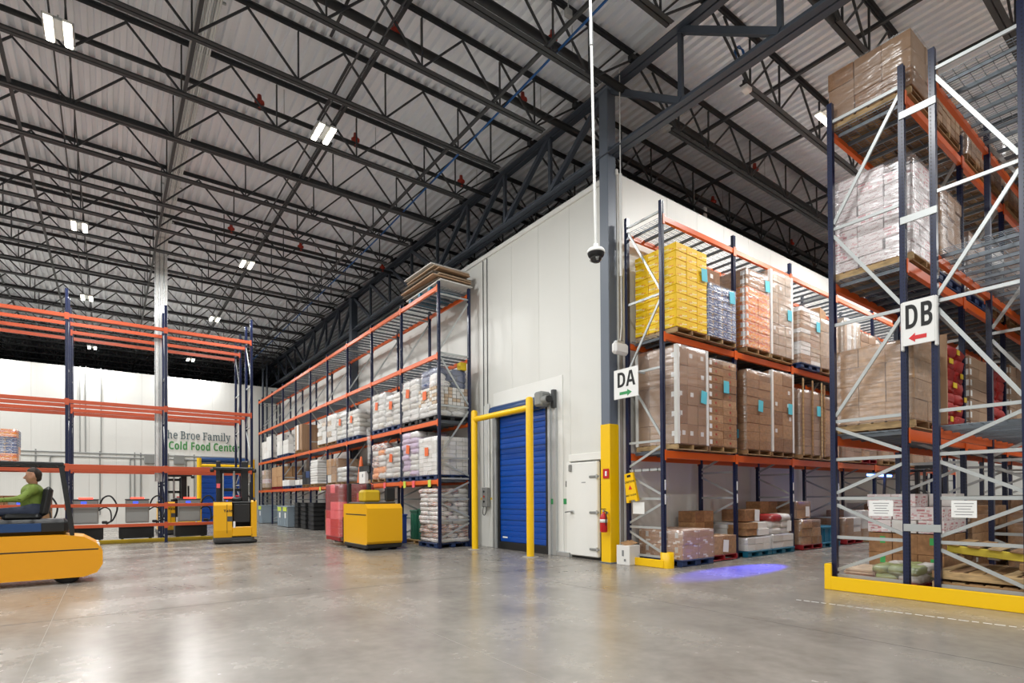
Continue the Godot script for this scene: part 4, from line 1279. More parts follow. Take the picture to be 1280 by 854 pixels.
	# floor, aisle row
	b = on_pallet(at.call(0, 0, 0.0, false), 1.06, 1.04, "red pallet on the floor just inside rack DB's end frame", "red")
	sacks("bag_pile", "low wrapped bags of green produce on the red pallet inside rack DB", "bag pile", b + Vector3(0.06, 0, 0.22), Vector3(0.9, 0.22, 0.56), 2, [M["lime bag"], M["card white 1"], M["lime bag"]], {"piece": "produce_bag", "film": 1})
	cartons("carton", "flattened tan cardboard lying on the red pallet inside rack DB", "cardboard", b + Vector3(0.1, 0.01, -0.26), Vector3(0.8, 0.12, 0.44), Vector3i(1, 3, 1), pale, {"jitter": 0.03})
	b = on_pallet(at.call(0, 1, 0.0, false) + Vector3(0.06, 0, 0), 1.06, 1.04, "wooden pallet under the green-labelled cartons on the floor of DB", "wood")
	cartons("carton_stack", "brown cartons with green labels forming the lower half of the pile", "carton stack", b, Vector3(1.06, 0.64, 1.02), Vector3i(2, 2, 3), [card[0], card[1]], {"side_mark": "label green"})
	cartons("case_stack", "white and pink cases stacked on the green-labelled cartons", "case stack", b + Vector3(0, 0.65, 0), Vector3(1.06, 0.62, 1.02), Vector3i(2, 3, 3), [M["pink case"], M["card white 0"], M["pink case"]], {"drop": 2, "jitter": 0.015, "piece": "case"})
	for k in 6:
		b = on_pallet(at.call(1 + k / 2, k % 2, 0.0, false), W, D, "floor pallet in DB's aisle row, %s past the first bay" % ORD[k], "wood")
		cartons("carton_stack", "brown floor stack in DB's aisle row, %s past the first bay" % ORD[k], "carton stack", b, Vector3(W, 0.9 + 0.15 * (k % 3), D), Vector3i(2, 3, 2), card, {"film": 2, "sticker": 0.3})
	# nearer row: first bay holds only timber
	crate(Vector3(9.52, 0, -2.03))
	for lv in 3:
		for k in 5:
			var y: float = [0.0, L2, L3][lv]
			var names: Array = ["floor", "middle shelf", "top shelf"]
			b = on_pallet(at.call(1 + (k + 1) / 2, (k + 1) % 2, y, true), W, D, "pallet in DB's nearer row on the %s, %s past its empty bay" % [names[lv], ORD[k]], "wood")
			cartons("carton_stack", "wrapped load in DB's nearer row on the %s, %s past empty bay" % [names[lv], ORD[k]], "carton stack", b, Vector3(W, (0.6 if lv == 2 else 0.95) + 0.12 * (k % 3), D), Vector3i(3, 5, 3), [card, grey, white][(k + lv) % 3], {"film": 1, "gap": 0.01})
	# note sheets hanging from the end rungs
	for k in 2:
		var o := block("note_sheet", Vector3(8.765, 1.21, [-3.12, -2.19][k]), Vector3(0.004, 0.22, [0.3, 0.26][k]), M["sheet white"], self, 0.001)
		tag(o, ["white paper notice hung on the farther end frame of rack DB", "white paper notice hung on the nearer end frame of rack DB"][k], "notice", "")
		for j in 5:
			block("text_line", Vector3(-0.003, 0.07 - 0.035 * j, 0), Vector3(0.002, 0.008, 0.2 - 0.03 * (j % 3)), M["ink grey"], o, 0.0005)

# timber stack and a broken painted pallet
func crate(at: Vector3) -> void:
	var o := thing("timber_stack", "knee-high stack of rough wooden pallets and planks on DB's floor", "timber stack", at)
	var y := 0.02
	for layer in 3:
		for k in 3:
			block("bearer", Vector3(-0.55 + 0.55 * k, y + 0.03, 0), Vector3(0.1, 0.05, 1.0), M["wood grey"], o)
		y += 0.058
		for k in 6:
			put("plank", cbox(Vector3(1.3, 0.03, 0.14), 0.005), M["wood %d" % ((k + layer) % 4)], o, TR(Vector3(rng.randf_range(-0.02, 0.02), y + 0.016, -0.42 + 0.168 * k), Vector3(0, rng.randf_range(-0.02, 0.02), 0)))
		for s in [-1.0, 1.0]:
			put("side_plank", cbox(Vector3(0.03, 0.1, 1.02), 0.005), M["wood %d" % layer], o, T(s * 0.66, y - 0.03, 0))
			put("side_plank", cbox(Vector3(1.3, 0.1, 0.03), 0.005), M["wood %d" % (layer + 1)], o, T(0, y - 0.03, s * 0.52))
		y += 0.085
	var p := thing("pallet", "worn wooden pallet with a yellow painted edge tilted on the timber stack", "pallet", at + Vector3(0.1, y - 0.02, 0.02), 0.05)
	p.rotation.x = 0.09
	for k in 3:
		put("stringer", cbox(Vector3(0.05, 0.1, 0.98), 0.006), M["wood yellow paint"] if k == 0 else M["wood grey"], p, T(-0.5 + 0.5 * k, 0.2, 0))
		put("block", cbox(Vector3(0.12, 0.09, 0.12), 0.006), M["wood 1"], p, T(-0.46 + 0.46 * k, 0.08, 0.3))
		put("block", cbox(Vector3(0.12, 0.09, 0.12), 0.006), M["wood 3"], p, T(-0.46 + 0.46 * k, 0.08, -0.36))
	for k in 5:
		put("deck_board", cbox(Vector3(1.16, 0.02, 0.13), 0.004), M["wood %d" % (k % 4)], p, T(0, 0.262, -0.42 + 0.21 * k))
	for k in 3:
		put("bottom_board", cbox(Vector3(1.16, 0.02, 0.12), 0.004), M["wood grey"], p, T(0, 0.14, -0.42 + 0.42 * k))

func make_goods_long() -> void:
	var card := pick("card", 5)
	var pale := pick("card pale", 3)
	var grey := pick("card grey", 3)
	var white := pick("card white", 3)
	var sw := [M["sack white"], M["sack cream"], M["sack white"]]
	var A := 1.9
	var B := 3.55
	var spot := func(bay: int, side: int, y: float) -> Vector3: return Vector3(7.8, y, -13.26 - LONG_PITCH * bay - (0.62 if side == 0 else 1.76))
	var P := PI / 2
	var W := 1.06
	var D := 1.06
	var b: Vector3
	# first bay, nearest the blue door
	b = on_pallet(spot.call(0, 0, B), W, D, "black pallet under the mixed load at the long rack's open end", "black", P)
	sacks("sack_stack", "white sacks with an orange tag at the long rack's open end", "sack stack", b, Vector3(W, 0.3, D), 2, sw, {"turn": P, "film": 1})
	cartons("tile_stack", "pale block of small bundled cartons above the end sacks", "carton stack", b + Vector3(0, 0.31, 0), Vector3(W, 0.5, D), Vector3i(8, 5, 8), [M["card white 1"], M["card pale 2"]], {"turn": P, "gap": 0.014, "back_note": Vector2(0.1, 0.6), "note_mat": "tag orange"})
	sacks("sack_stack", "blue and red wrapped bags heaped on the end block, shelf three", "bag pile", b + Vector3(0, 0.83, 0), Vector3(0.98, 0.5, 0.98), 3, [M["deep blue"], M["card white 2"], M["deep blue"], M["sack print"]], {"turn": P, "film": 1})
	var yb := cartons("yellow_box", "small yellow box on the end load beside the rear post", "box", b + Vector3(0.36, 0.83, 0.43), Vector3(0.2, 0.22, 0.22), Vector3i(1, 1, 1), [M["tag yellow"]], {})
	yb.position.y = b.y + 1.34
	b = on_pallet(spot.call(0, 1, B), W, D, "black pallet under the tagged white load beside the mixed end load", "black", P)
	sacks("sack_stack", "white shrink-wrapped load with orange tag beside the mixed end load", "sack stack", b, Vector3(W, 1.22, D), 7, sw, {"turn": P, "film": 1, "tag_face": 0.68})
	b = on_pallet(spot.call(0, 0, A), W, D, "blue plastic pallet under the neat white cases above the end sacks", "blue", P)
	cartons("case_stack", "neat stack of flat white cases at the long rack's end", "case stack", b, Vector3(W, 1.06, D), Vector3i(4, 9, 5), white, {"turn": P, "film": 1, "back_note": Vector2(0.0, 0.62), "note_mat": "tag orange", "gap": 0.01})
	b = on_pallet(spot.call(0, 1, A), W, D, "blue pallet under the white and purple wrapped load", "blue", P)
	sacks("sack_stack", "tall white and purple wrapped bag load beside the neat cases", "sack stack", b, Vector3(W, 1.3, D), 8, [M["sack purple"], M["sack white"], M["sack purple"], M["sack white"]], {"turn": P, "film": 1, "tag_face": 0.62})
	b = on_pallet(spot.call(0, 0, 0.0), 1.1, 1.1, "navy plastic pallet on the floor under the printed sacks", "blue", P)
	sacks("sack_stack", "tall floor stack of white printed sacks at the rack end beside guard post", "sack stack", b, Vector3(1.08, 1.5, 1.06), 12, [M["sack print"], M["sack white"], M["sack colours"]], {"turn": P, "film": 2})
	tub("dark green bin on the floor behind the printed sacks", spot.call(0, 1, 0.12) + Vector3(0.1, 0, 0.15), Vector3(0.5, 0.95, 0.6), M["green plastic"], P)
	tub("teal green bin standing left of the dark green one", spot.call(0, 1, 0.12) + Vector3(0.1, 0, -0.42), Vector3(0.48, 0.9, 0.6), M["green plastic"], P)
	on_pallet(spot.call(0, 1, 0.0) + Vector3(0.1, -0.02, -0.12), 1.15, 0.9, "wooden pallet under the two green bins", "wood", P)
	tub("tall blue bin on the floor at the long rack's second frame", Vector3(7.2, 0, -15.75), Vector3(0.36, 0.9, 0.5), M["blue plastic"], P)
	# old panels laid on the top shelf
	var o := thing("panel_pile", "pile of old grey boards laid askew on the long rack's top", "board pile", Vector3(7.82, 7.26, -14.35))
	for k in 3:
		block("blue_skid", Vector3(0.0, 0.06, -0.7 + 0.6 * k), Vector3(1.0, 0.12, 0.14), M["teal plastic"], o)
	for k in 9:
		put("board", cbox(Vector3(1.05 + 0.1 * (k % 3), 0.04, 2.1 - 0.05 * k), 0.006), M[["card white 1", "wood grey", "card grey 2", "card pale 1"][k % 4]], o, TR(Vector3(rng.randf_range(-0.06, 0.06), 0.145 + 0.065 * k, rng.randf_range(-0.1, 0.1)), Vector3(rng.randf_range(-0.02, 0.02) + 0.01, rng.randf_range(-0.06, 0.06), 0)))
		put("batten", cbox(Vector3(1.0, 0.024, 0.08), 0.004), M["wood grey"], o, T(0, 0.177 + 0.065 * k, 0.5 - 0.9 * (k % 2)))
	# the rest, bay by bay from the blue door: [bay, side, shelf, kind, height, words]
	var rows := [
		[1, 0, B, "sack", 1.0, "white wrapped load with orange tag, second bay's right half of shelf two"],
		[1, 1, B, "sack", 1.18, "white wrapped load with trailing film, second bay's left half of shelf two"],
		[2, 1, B, "sack", 0.95, "white wrapped load with orange tag, third bay's left half of shelf two"],
		[3, 0, B, "sack", 1.0, "white wrapped load with orange tag, fourth bay's right half of shelf two"],
		[3, 1, B, "mixed", 1.1, "white and tan wrapped load, fourth bay's left half of shelf two"],
		[4, 0, B, "mixed", 0.9, "pale wrapped load, fifth bay's right half of shelf two"],
		[5, 1, B, "slab", 1.2, "dark grey load with white edge sheet, sixth bay of shelf two"],
		[6, 1, B, "white", 0.7, "white carton load, seventh bay of shelf two"],
		[7, 0, B, "white", 1.1, "tall white carton load, eighth bay of shelf two"],
		[8, 0, B, "white", 1.2, "white carton block, ninth bay's right half of shelf two"],
		[8, 1, B, "white", 1.0, "white carton block, ninth bay's left half of shelf two"],
		[1, 0, A, "bags", 0.95, "white wrapped bags with orange tag, second bay's right half of shelf one"],
		[1, 1, A, "colour", 1.15, "heaped film load with orange and yellow bags, second bay, shelf one"],
		[2, 0, A, "dark", 0.5, "low dark load in the third bay of shelf one"],
		[3, 0, A, "low", 0.55, "low white bags, fourth bay's right half of shelf one"],
		[3, 1, A, "brown", 0.95, "white and brown cartons, fourth bay's left half of shelf one"],
		[4, 1, A, "trays", 1.05, "neat stack of white trays in the fifth bay of shelf one"],
		[5, 0, A, "dark", 0.6, "low dark blue load in the sixth bay of shelf one"],
		[5, 1, A, "flat", 0.25, "flat white boxes in the sixth bay's left half of shelf one"],
		[6, 1, A, "flat", 0.3, "flat pale boxes on blue pallet, seventh bay of shelf one"],
		[7, 0, A, "brownbig", 1.05, "big brown carton block, eighth bay's right half of shelf one"],
		[7, 1, A, "brownbig", 1.05, "big brown carton block, eighth bay's left half of shelf one"],
		[8, 1, A, "pinkish", 1.0, "pinkish wrapped load in the ninth bay of shelf one"],
	]
	for r in rows:
		var kind: String = r[3]
		b = on_pallet(spot.call(r[0], r[1], r[2]), W, D, "pallet under the " + r[5], "blue" if kind in ["bags", "flat", "white", "sack"] else "wood" if kind != "brownbig" else "red", P)
		var s := Vector3(W, r[4], D)
		match kind:
			"sack", "bags":
				sacks("sack_stack", r[5], "sack stack", b, s, 6, sw, {"turn": P, "film": 1, "tag_face": 0.66})
			"low":
				sacks("sack_stack", r[5], "sack stack", b, s, 3, sw, {"turn": P, "film": 1})
			"colour":
				sacks("sack_stack", r[5], "bag pile", b, s, 6, [M["sack colours"], M["sack white"], M["orange case"]], {"turn": P, "film": 1})
			"mixed":
				cartons("carton_stack", r[5], "carton stack", b, s, Vector3i(2, 5, 2), [white[0], white[1], pale[2]], {"turn": P, "film": 1, "jitter": 0.02})
			"slab":
				var q := cartons("panel_stack", r[5], "panel stack", b, s, Vector3i(1, 1, 8), [M["card grey 0"], M["card grey 1"]], {"turn": P, "piece": "panel"})
				block("edge_sheet", Vector3(0.55, s.y / 2, 0), Vector3(0.03, s.y, 1.1), M["card white 0"], q)
				block("edge_sheet", Vector3(0, s.y / 2, -0.56), Vector3(0.3, s.y * 0.98, 0.03), M["card white 0"], q)
			"white":
				cartons("carton_stack", r[5], "carton stack", b, s, Vector3i(2, 3, 2), white, {"turn": P, "side_mark": "ink grey"})
			"dark":
				cartons("carton_stack", r[5], "carton stack", b, s, Vector3i(2, 2, 2), [M["deep blue"], M["black plastic"], card[3]], {"turn": P, "jitter": 0.03})
			"brown":
				cartons("carton_stack", r[5], "carton stack", b, s, Vector3i(2, 3, 2), [card[0], white[0], card[4]], {"turn": P, "jitter": 0.02, "film": 1})
			"trays":
				cartons("tray_stack", r[5], "tray stack", b, s, Vector3i(1, 9, 1), white, {"turn": P, "piece": "tray", "jitter": 0.015, "gap": 0.02})
			"flat":
				cartons("carton_stack", r[5], "carton stack", b, s, Vector3i(3, 1, 2), white, {"turn": P, "jitter": 0.03})
			"brownbig":
				cartons("carton_stack", r[5], "carton stack", b, s, Vector3i(2, 2, 2), [card[2], card[4]], {"turn": P})
			"pinkish":
				cartons("carton_stack", r[5], "carton stack", b, s, Vector3i(2, 4, 2), [M["pink case"], pale[2]], {"turn": P, "film": 1})
	# floor of the long rack
	for k in 3:
		var f := tub(["grey bin with lime label, left of the black crates on the floor", "grey bin with lime label, second left of the black crates", "grey bin with lime label, farthest along the long rack's floor"][k], Vector3(7.45, 0.03, [-28.1, -29.15, -33.6][k]), Vector3(1.0, 1.0, 1.0), M["grey plastic"], P, true)
		block("lime_label", Vector3(0.0, 0.85, -0.515), Vector3(0.7, 0.2, 0.006), M["sheet lime"], f, 0.002)
		block("white_label", Vector3(-0.1, 0.55, -0.515), Vector3(0.24, 0.26, 0.006), M["sheet white"], f, 0.002)
	for k in 5:
		var f := thing("crate_stack", "stack of black plastic crates on the floor, %s from the grey bins" % ORD[4 - k], "crate stack", Vector3(7.5 + 0.1 * (k % 2), 0.0, -24.6 - 0.62 * k), 0.0, "black crate stacks")
		for j in 6:
			block("crate", Vector3(0, 0.1 + 0.2 * j, 0), Vector3(0.6, 0.17, 0.56), M["black plastic"], f, 0.02)
			block("crate_rim", Vector3(0, 0.19 + 0.2 * j, 0), Vector3(0.64, 0.025, 0.6), M["black plastic"], f, 0.005)
	for k in 3:
		cartons("carton", ["brown carton on the floor right of the black crates", "second brown carton on the floor behind the passing truck", "low brown carton on the floor beside the third frame"][k], "carton", Vector3(7.55, 0.0, -22.4 + 1.15 * k), Vector3(0.7, [0.95, 0.7, 0.5][k], 0.7), Vector3i(1, 1, 1), card, {"jitter": 0.0})
	sacks("bag_pile", "rumpled grey bags on the brown floor carton by the crates", "bag pile", Vector3(7.55, 0.95, -22.4), Vector3(0.6, 0.3, 0.6), 2, sw, {})
	# an orange cone and a white box on shelf one
	var cone := thing("traffic_cone", "tall orange cone standing on shelf one before the dark column", "cone", Vector3(7.4, A + 0.01, -19.25))
	put("cone_body", lathe(PackedVector2Array([Vector2(0.0, 1.0), Vector2(0.03, 1.0), Vector2(0.06, 0.8), Vector2(0.15, 0.05), Vector2(0.15, 0.04)]), 16), M["tag orange"], cone)
	block("cone_base", Vector3(0, 0.02, 0), Vector3(0.38, 0.04, 0.38), M["ink"], cone)
	cartons("carton", "white box with dark print on shelf one beside the orange cone", "carton", Vector3(7.45, A + 0.01, -18.6), Vector3(0.55, 0.42, 0.55), Vector3i(1, 1, 1), white, {"side_mark": "ink grey"})
	# price tags hanging on the lowest beam
	for k in 7:
		var t := block("hanging_tag", Vector3(7.262, 1.8, [-13.75, -14.75, -15.35, -16.85, -20.9, -22.1, -23.6][k] ), Vector3(0.006, 0.2, 0.17), M["sheet lime" if k in [0, 2, 4, 6] else "sheet pink"], self, 0.001)
		tag(t, "%s paper tag hanging on the long rack's lowest beam, %s from the door" % ["lime" if k in [0, 2, 4, 6] else "pink", ORD[k]], "paper tag", "beam tags")

func make_back_corner() -> void:
	# lettering on the far wall
	var t := thing("wall_lettering", "two lines of raised lettering on the far white wall", "lettering", Vector3(2.5, 0, -35.985))
	words("serif_line", "The Broe Family", 0.44, 0.02, "Droid Serif", M["letter slate"], t, T(1.6, 5.02, 0), 400, 0.72)
	words("sans_line", "Cold Food Center", 0.44, 0.02, "Droid Sans", M["letter green"], t, T(2.03, 4.42, 0), 700, 0.72)
	# far blue door with yellow posts
	var d := thing("door_3", "distant blue roll-up cooler door under the far wall lettering", "door", Vector3(5.5, 0, -36))
	d.set_meta("kind", "structure")
	for k in 12:
		block("curtain_slat", Vector3(0, 0.15 + 0.29 * k, 0.06), Vector3(2.35, 0.28, 0.04), M["curtain blue"], d, 0.012)
	put("roller", unit_tube(16), M["roller blue"], d, bar(Vector3(-1.25, 3.66, 0.18), Vector3(1.25, 3.66, 0.18), 0.15, 0.15))
	for s in [-1.0, 1.0]:
		block("side_frame", Vector3(s * 1.28, 1.85, 0.05), Vector3(0.2, 3.7, 0.1), M["aluminium"], d)
	var g := thing("door_guard", "distant yellow goal post guard before the far blue door", "door guard", Vector3(5.5, 0, -35.2))
	for s in [-1.0, 1.0]:
		rod("post", Vector3(s * 1.38, 0, 0), Vector3(s * 1.38, 3.72, 0), 0.12, M["guard yellow"], g, 14)
	rod("crossbar", Vector3(-1.38, 3.3, 0), Vector3(1.38, 3.3, 0), 0.09, M["guard yellow"], g, 14)
	# conduits and grey cabinets on the far wall
	for k in 2:
		var o := rod("wall_conduit", Vector3(-14, 3.84 - 0.2 * k, -35.9), Vector3(6.6 - 0.6 * k, 3.84 - 0.2 * k, -35.9), 0.035, M["motor grey"], self)
		tag(o, "long grey conduit running level across the far wall, %s of two" % ["upper", "lower"][k], "conduit", "level conduits")
	var xs := [-2.9, -2.35, -0.35, 0.95, 1.15, 1.42, 2.25, 2.7, 3.55, 3.95]
	for k in xs.size():
		var bend := k in [1, 3, 8]
		var o := put("wall_conduit", hose(PackedVector3Array([Vector3(xs[k], 0.6, -35.9), Vector3(xs[k], 2.0, -35.9), Vector3(xs[k], 3.4, -35.9)] + ([Vector3(xs[k] + 0.08, 3.58, -35.9), Vector3(xs[k] + 0.3, 3.64, -35.9)] if bend else [Vector3(xs[k], 3.95, -35.9)])), 0.032, 6), M["motor grey"])
		tag(o, "upright grey conduit on the far wall, %s from the left" % ORD[k], "conduit", "upright conduits")
	for k in 4:
		var x: float = [-1.49, -1.17, -0.94, -0.3][k]
		var o := rod("wall_conduit", Vector3(x, 3.8, -35.9), Vector3(x, 8.3, -35.9), 0.024, M["motor grey"], self, 8)
		tag(o, "tall thin conduit high on the far wall, %s of four" % ORD[k], "conduit", "high conduits")
	for k in 2:
		var c := thing("cabinet", ["grey electrical cabinet on the far wall left of the rack frame", "grey electrical cabinet on the far wall right of the rack frame"][k], "cabinet", Vector3([1.84, 3.22][k], 3.62, -35.86))
		block("case", Vector3.ZERO, Vector3(0.52, 0.52, 0.24), M["charger grey"], c, 0.015)
		block("door", Vector3(0, 0, 0.125), Vector3(0.46, 0.46, 0.012), M["motor grey"], c)
	# chargers with cables on the shelf beams, batteries below
	var cx := [-4.9, -3.4, -2.0, -0.55, 0.75, 2.2, 3.4]
	for k in cx.size():
		var big: bool = k == 4 or k == 5
		var c := thing("battery_charger", "grey battery charger with red light strip on the charger shelf, %s from left" % ORD[k], "battery charger", Vector3(cx[k], 0.66, -21.35))
		block("case", Vector3(0, 0.36, 0), Vector3(0.62, 0.72, 0.46), M["charger grey"], c, 0.02)
		block("front_panel", Vector3(0, 0.34, 0.235), Vector3(0.56, 0.6, 0.01), M["motor grey"], c)
		block("top_cap", Vector3(0, 0.74, 0), Vector3(0.64, 0.04, 0.48), M["truck grey"], c)
		block("red_light", Vector3(0, 0.785, 0.16), Vector3(0.36, 0.045, 0.06), M["red glow"], c)
		block("blue_display", Vector3(-0.05, 0.65, 0.243), Vector3(0.14, 0.07, 0.01), M["blue display"], c, 0.002)
		put("cable", hose(PackedVector3Array([Vector3(0.3, 0.45, 0.1), Vector3(0.42, 0.78, 0.12), Vector3(0.62, 0.84, 0.1), Vector3(0.78, 0.5, 0.14), Vector3(0.66, 0.1, 0.2), Vector3(0.45, 0.02, 0.24)]), 0.024, 8), M["ink"], c)
		put("cable", hose(PackedVector3Array([Vector3(0.3, 0.4, 0.1), Vector3(0.46, 0.5, 0.2), Vector3(0.6, 0.4, 0.2), Vector3(0.62, 0.1, 0.22), Vector3(0.5, -0.02, 0.26)]), 0.02, 8), M["ink"], c)
		block("plug", Vector3(0.46, 0.04, 0.25), Vector3(0.14, 0.09, 0.07), M["ink"], c, 0.02)
	for k in 5:
		var x: float = [-4.4, -2.4, -0.6, 0.75, 2.3][k]
		var c := thing("truck_battery", "black truck battery on castors below the chargers, %s from left" % ORD[k], "battery", Vector3(x, 0, -21.95))
		block("case", Vector3(0, 0.33, 0), Vector3(0.95, 0.38, 0.6), M["black plastic"], c, 0.02)
		block("handle_bar", Vector3(0, 0.5, 0.32), Vector3(0.9, 0.05, 0.04), M["ink"], c)
		for sx in [-1.0, 1.0]:
			for sz in [-1.0, 1.0]:
				put("castor", unit_tube(12), M["tyre"], c, bar(Vector3(sx * 0.38 - 0.03, 0.07, sz * 0.22), Vector3(sx * 0.38 + 0.03, 0.07, sz * 0.22), 0.07, 0.07))
	# a small load on the low beams at the picture's left edge
	var b := on_pallet(Vector3(-2.85, 2.48, -23.45), 1.1, 1.0, "wooden pallet on the far empty rack under the printed box load")
	cartons("carton_stack", "white and orange printed box load on the far empty rack, left edge", "carton stack", b, Vector3(1.1, 1.0, 1.0), Vector3i(2, 4, 2), [M["card white 0"], M["orange case"], M["card white 1"], M["blue case"]], {"film": 1})
	cartons("carton_stack", "low tan carton row on the floor behind the charger shelves", "carton stack", Vector3(-2.6, 0.0, -23.4), Vector3(2.2, 1.55, 0.9), Vector3i(4, 3, 1), pick("card", 5), {})

# ------------------------------------------------------------------ trucks
func wheel(o: Node3D, at: Vector3, r: float, w: float) -> void:
	var tyre := put("wheel", lathe(PackedVector2Array([Vector2(0.0, -w / 2), Vector2(r * 0.8, -w / 2), Vector2(r, -w / 2 + 0.02), Vector2(r, w / 2 - 0.02), Vector2(r * 0.8, w / 2), Vector2(0, w / 2)]), 20), M["tyre"], o, TR(at, Vector3(0, 0, PI / 2)))
	put("hub", lathe(PackedVector2Array([Vector2(0.0, -w / 2 - 0.008), Vector2(r * 0.5, -w / 2 - 0.008), Vector2(r * 0.5, w / 2 + 0.008), Vector2(0, w / 2 + 0.008)]), 14), M["truck grey"], tyre)

# a stand-up reach truck seen from its open rear; rear faces local +z
func reach_truck(label: String, at: Vector3, turn: float, mast_h: float) -> Node3D:
	var o := thing("reach_truck", label, "forklift", at, turn)
	var yel: Material = M["truck yellow"]
	var blk: Material = M["truck black"]
	block("base_skirt", Vector3(0, 0.13, -0.1), Vector3(1.14, 0.2, 1.0), M["truck grey"], o, 0.04)
	block("bumper", Vector3(0.05, 0.07, 0.45), Vector3(1.2, 0.1, 0.14), blk, o, 0.03)
	# left body with sloping foot, an outline seen from the side
	var side := PackedVector2Array([Vector2(-0.62, 0.2), Vector2(0.40, 0.2), Vector2(0.46, 0.42), Vector2(0.46, 1.2), Vector2(0.38, 1.3), Vector2(-0.62, 1.3)])
	put("body", prism(side, 0.5), yel, o, TR(Vector3(-0.31, 0, 0), Vector3(0, -PI / 2, 0)))
	block("body_seam", Vector3(-0.2, 0.78, 0.462), Vector3(0.012, 0.9, 0.008), M["ink"], o, 0.002)
	block("body_top", Vector3(-0.31, 1.31, -0.1), Vector3(0.48, 0.03, 0.9), blk, o)
	block("vent", Vector3(-0.12, 0.78, 0.462), Vector3(0.14, 0.16, 0.01), M["truck grey"], o, 0.003)
	block("data_plate", Vector3(0.0, 0.6, 0.463), Vector3(0.06, 0.2, 0.006), M["sheet white"], o, 0.001)
	words("badge", "Yale", 0.085, 0.006, "Droid Sans", M["ink"], o, T(-0.175, 1.03, 0.466), 700)
	# operator bay
	block("bay_floor", Vector3(0.23, 0.26, 0.12), Vector3(0.56, 0.06, 0.62), blk, o)
	block("bay_back", Vector3(0.23, 0.8, -0.2), Vector3(0.58, 1.05, 0.06), blk, o, 0.02)
	block("back_pad", Vector3(0.22, 0.95, 0.28), Vector3(0.5, 0.62, 0.08), blk, o, 0.03)
	block("bay_sill", Vector3(0.22, 0.38, 0.42), Vector3(0.56, 0.3, 0.06), yel, o, 0.02)
	block("bay_top", Vector3(0.22, 1.28, 0.1), Vector3(0.54, 0.06, 0.42), blk, o, 0.02)
	var arm := PackedVector2Array([Vector2(-0.2, 0.2), Vector2(0.42, 0.2), Vector2(0.44, 1.3), Vector2(0.36, 1.36), Vector2(0.2, 1.2), Vector2(-0.2, 1.2)])
	put("right_body", prism(arm, 0.16), yel, o, TR(Vector3(0.56, 0, 0), Vector3(0, -PI / 2, 0)))
	put("arm_pad", hose(PackedVector3Array([Vector3(0.56, 1.2, 0.1), Vector3(0.56, 1.36, 0.22), Vector3(0.57, 1.42, 0.36), Vector3(0.57, 1.34, 0.44)]), 0.03, 8), blk, o)
	block("control_pod", Vector3(0.1, 1.38, -0.15), Vector3(0.3, 0.14, 0.24), blk, o, 0.04)
	put("steering_knob", unit_tube(12), M["ink"], o, bar(Vector3(-0.08, 1.33, 0.12), Vector3(-0.08, 1.4, 0.12), 0.08, 0.08))
	block("red_cap", Vector3(0.12, 1.49, -0.12), Vector3(0.1, 0.05, 0.1), M["sign red"], o, 0.01)
	# guard posts, roof, mast
	for x in [-0.42, 0.34]:
		block("guard_post", Vector3(x, 1.95, -0.25), Vector3(0.13 if x < 0 else 0.2, 1.35, 0.12), blk, o, 0.02)
	block("guard_post", Vector3(0.52, 1.6, -0.35), Vector3(0.06, 0.7, 0.06), blk, o, 0.01)
	block("roof_bar", Vector3(0.0, 2.36, 0.1), Vector3(1.16, 0.09, 0.08), blk, o, 0.02)
	block("roof_bar", Vector3(0.0, 2.36, -0.5), Vector3(1.0, 0.09, 0.08), blk, o, 0.02)
	for k in 5:
		block("roof_slat", Vector3(-0.44 + 0.22 * k, 2.37, -0.2), Vector3(0.04, 0.05, 0.66), blk, o, 0.01)
	for s in [-1.0, 1.0]:
		put("roof_end", lathe(PackedVector2Array([Vector2(0, -0.06), Vector2(0.06, -0.05), Vector2(0.06, 0.05), Vector2(0, 0.06)]), 12), blk, o, TR(Vector3(s * 0.6, 2.3, 0.1), Vector3(0, 0, PI / 2)))
		block("mast_rail", Vector3(s * 0.3, mast_h / 2 + 0.1, -0.72), Vector3(0.1, mast_h, 0.14), blk, o, 0.01)
		block("straddle_leg", Vector3(s * 0.42, 0.1, -1.2), Vector3(0.14, 0.14, 1.1), M["truck grey"], o, 0.02)
		wheel(o, Vector3(s * 0.42, 0.08, -1.68), 0.08, 0.1)
		block("fork", Vector3(s * 0.22, 0.09, -1.35), Vector3(0.11, 0.045, 1.0), M["truck grey"], o, 0.01)
	for y in [0.5, 1.7, mast_h]:
		block("mast_tie", Vector3(0, y, -0.72), Vector3(0.6, 0.1, 0.1), blk, o, 0.01)
	block("load_back", Vector3(0, 0.6, -0.84), Vector3(0.9, 0.9, 0.05), M["truck grey"], o, 0.01)
	rod("lift_ram", Vector3(0.05, 0.2, -0.7), Vector3(0.05, 2.4, -0.7), 0.04, M["aluminium"], o)
	block("grab_pole", Vector3(-0.3, 1.75, 0.32), Vector3(0.03, 0.9, 0.03), M["aluminium"], o, 0.01)
	block("decal", Vector3(-0.42, 1.82, -0.185), Vector3(0.1, 0.14, 0.01), M["red glow" if false else "sheet pink"], o, 0.002)
	wheel(o, Vector3(-0.4, 0.14, 0.2), 0.14, 0.12)
	wheel(o, Vector3(0.42, 0.1, 0.3), 0.1, 0.1)
	return o

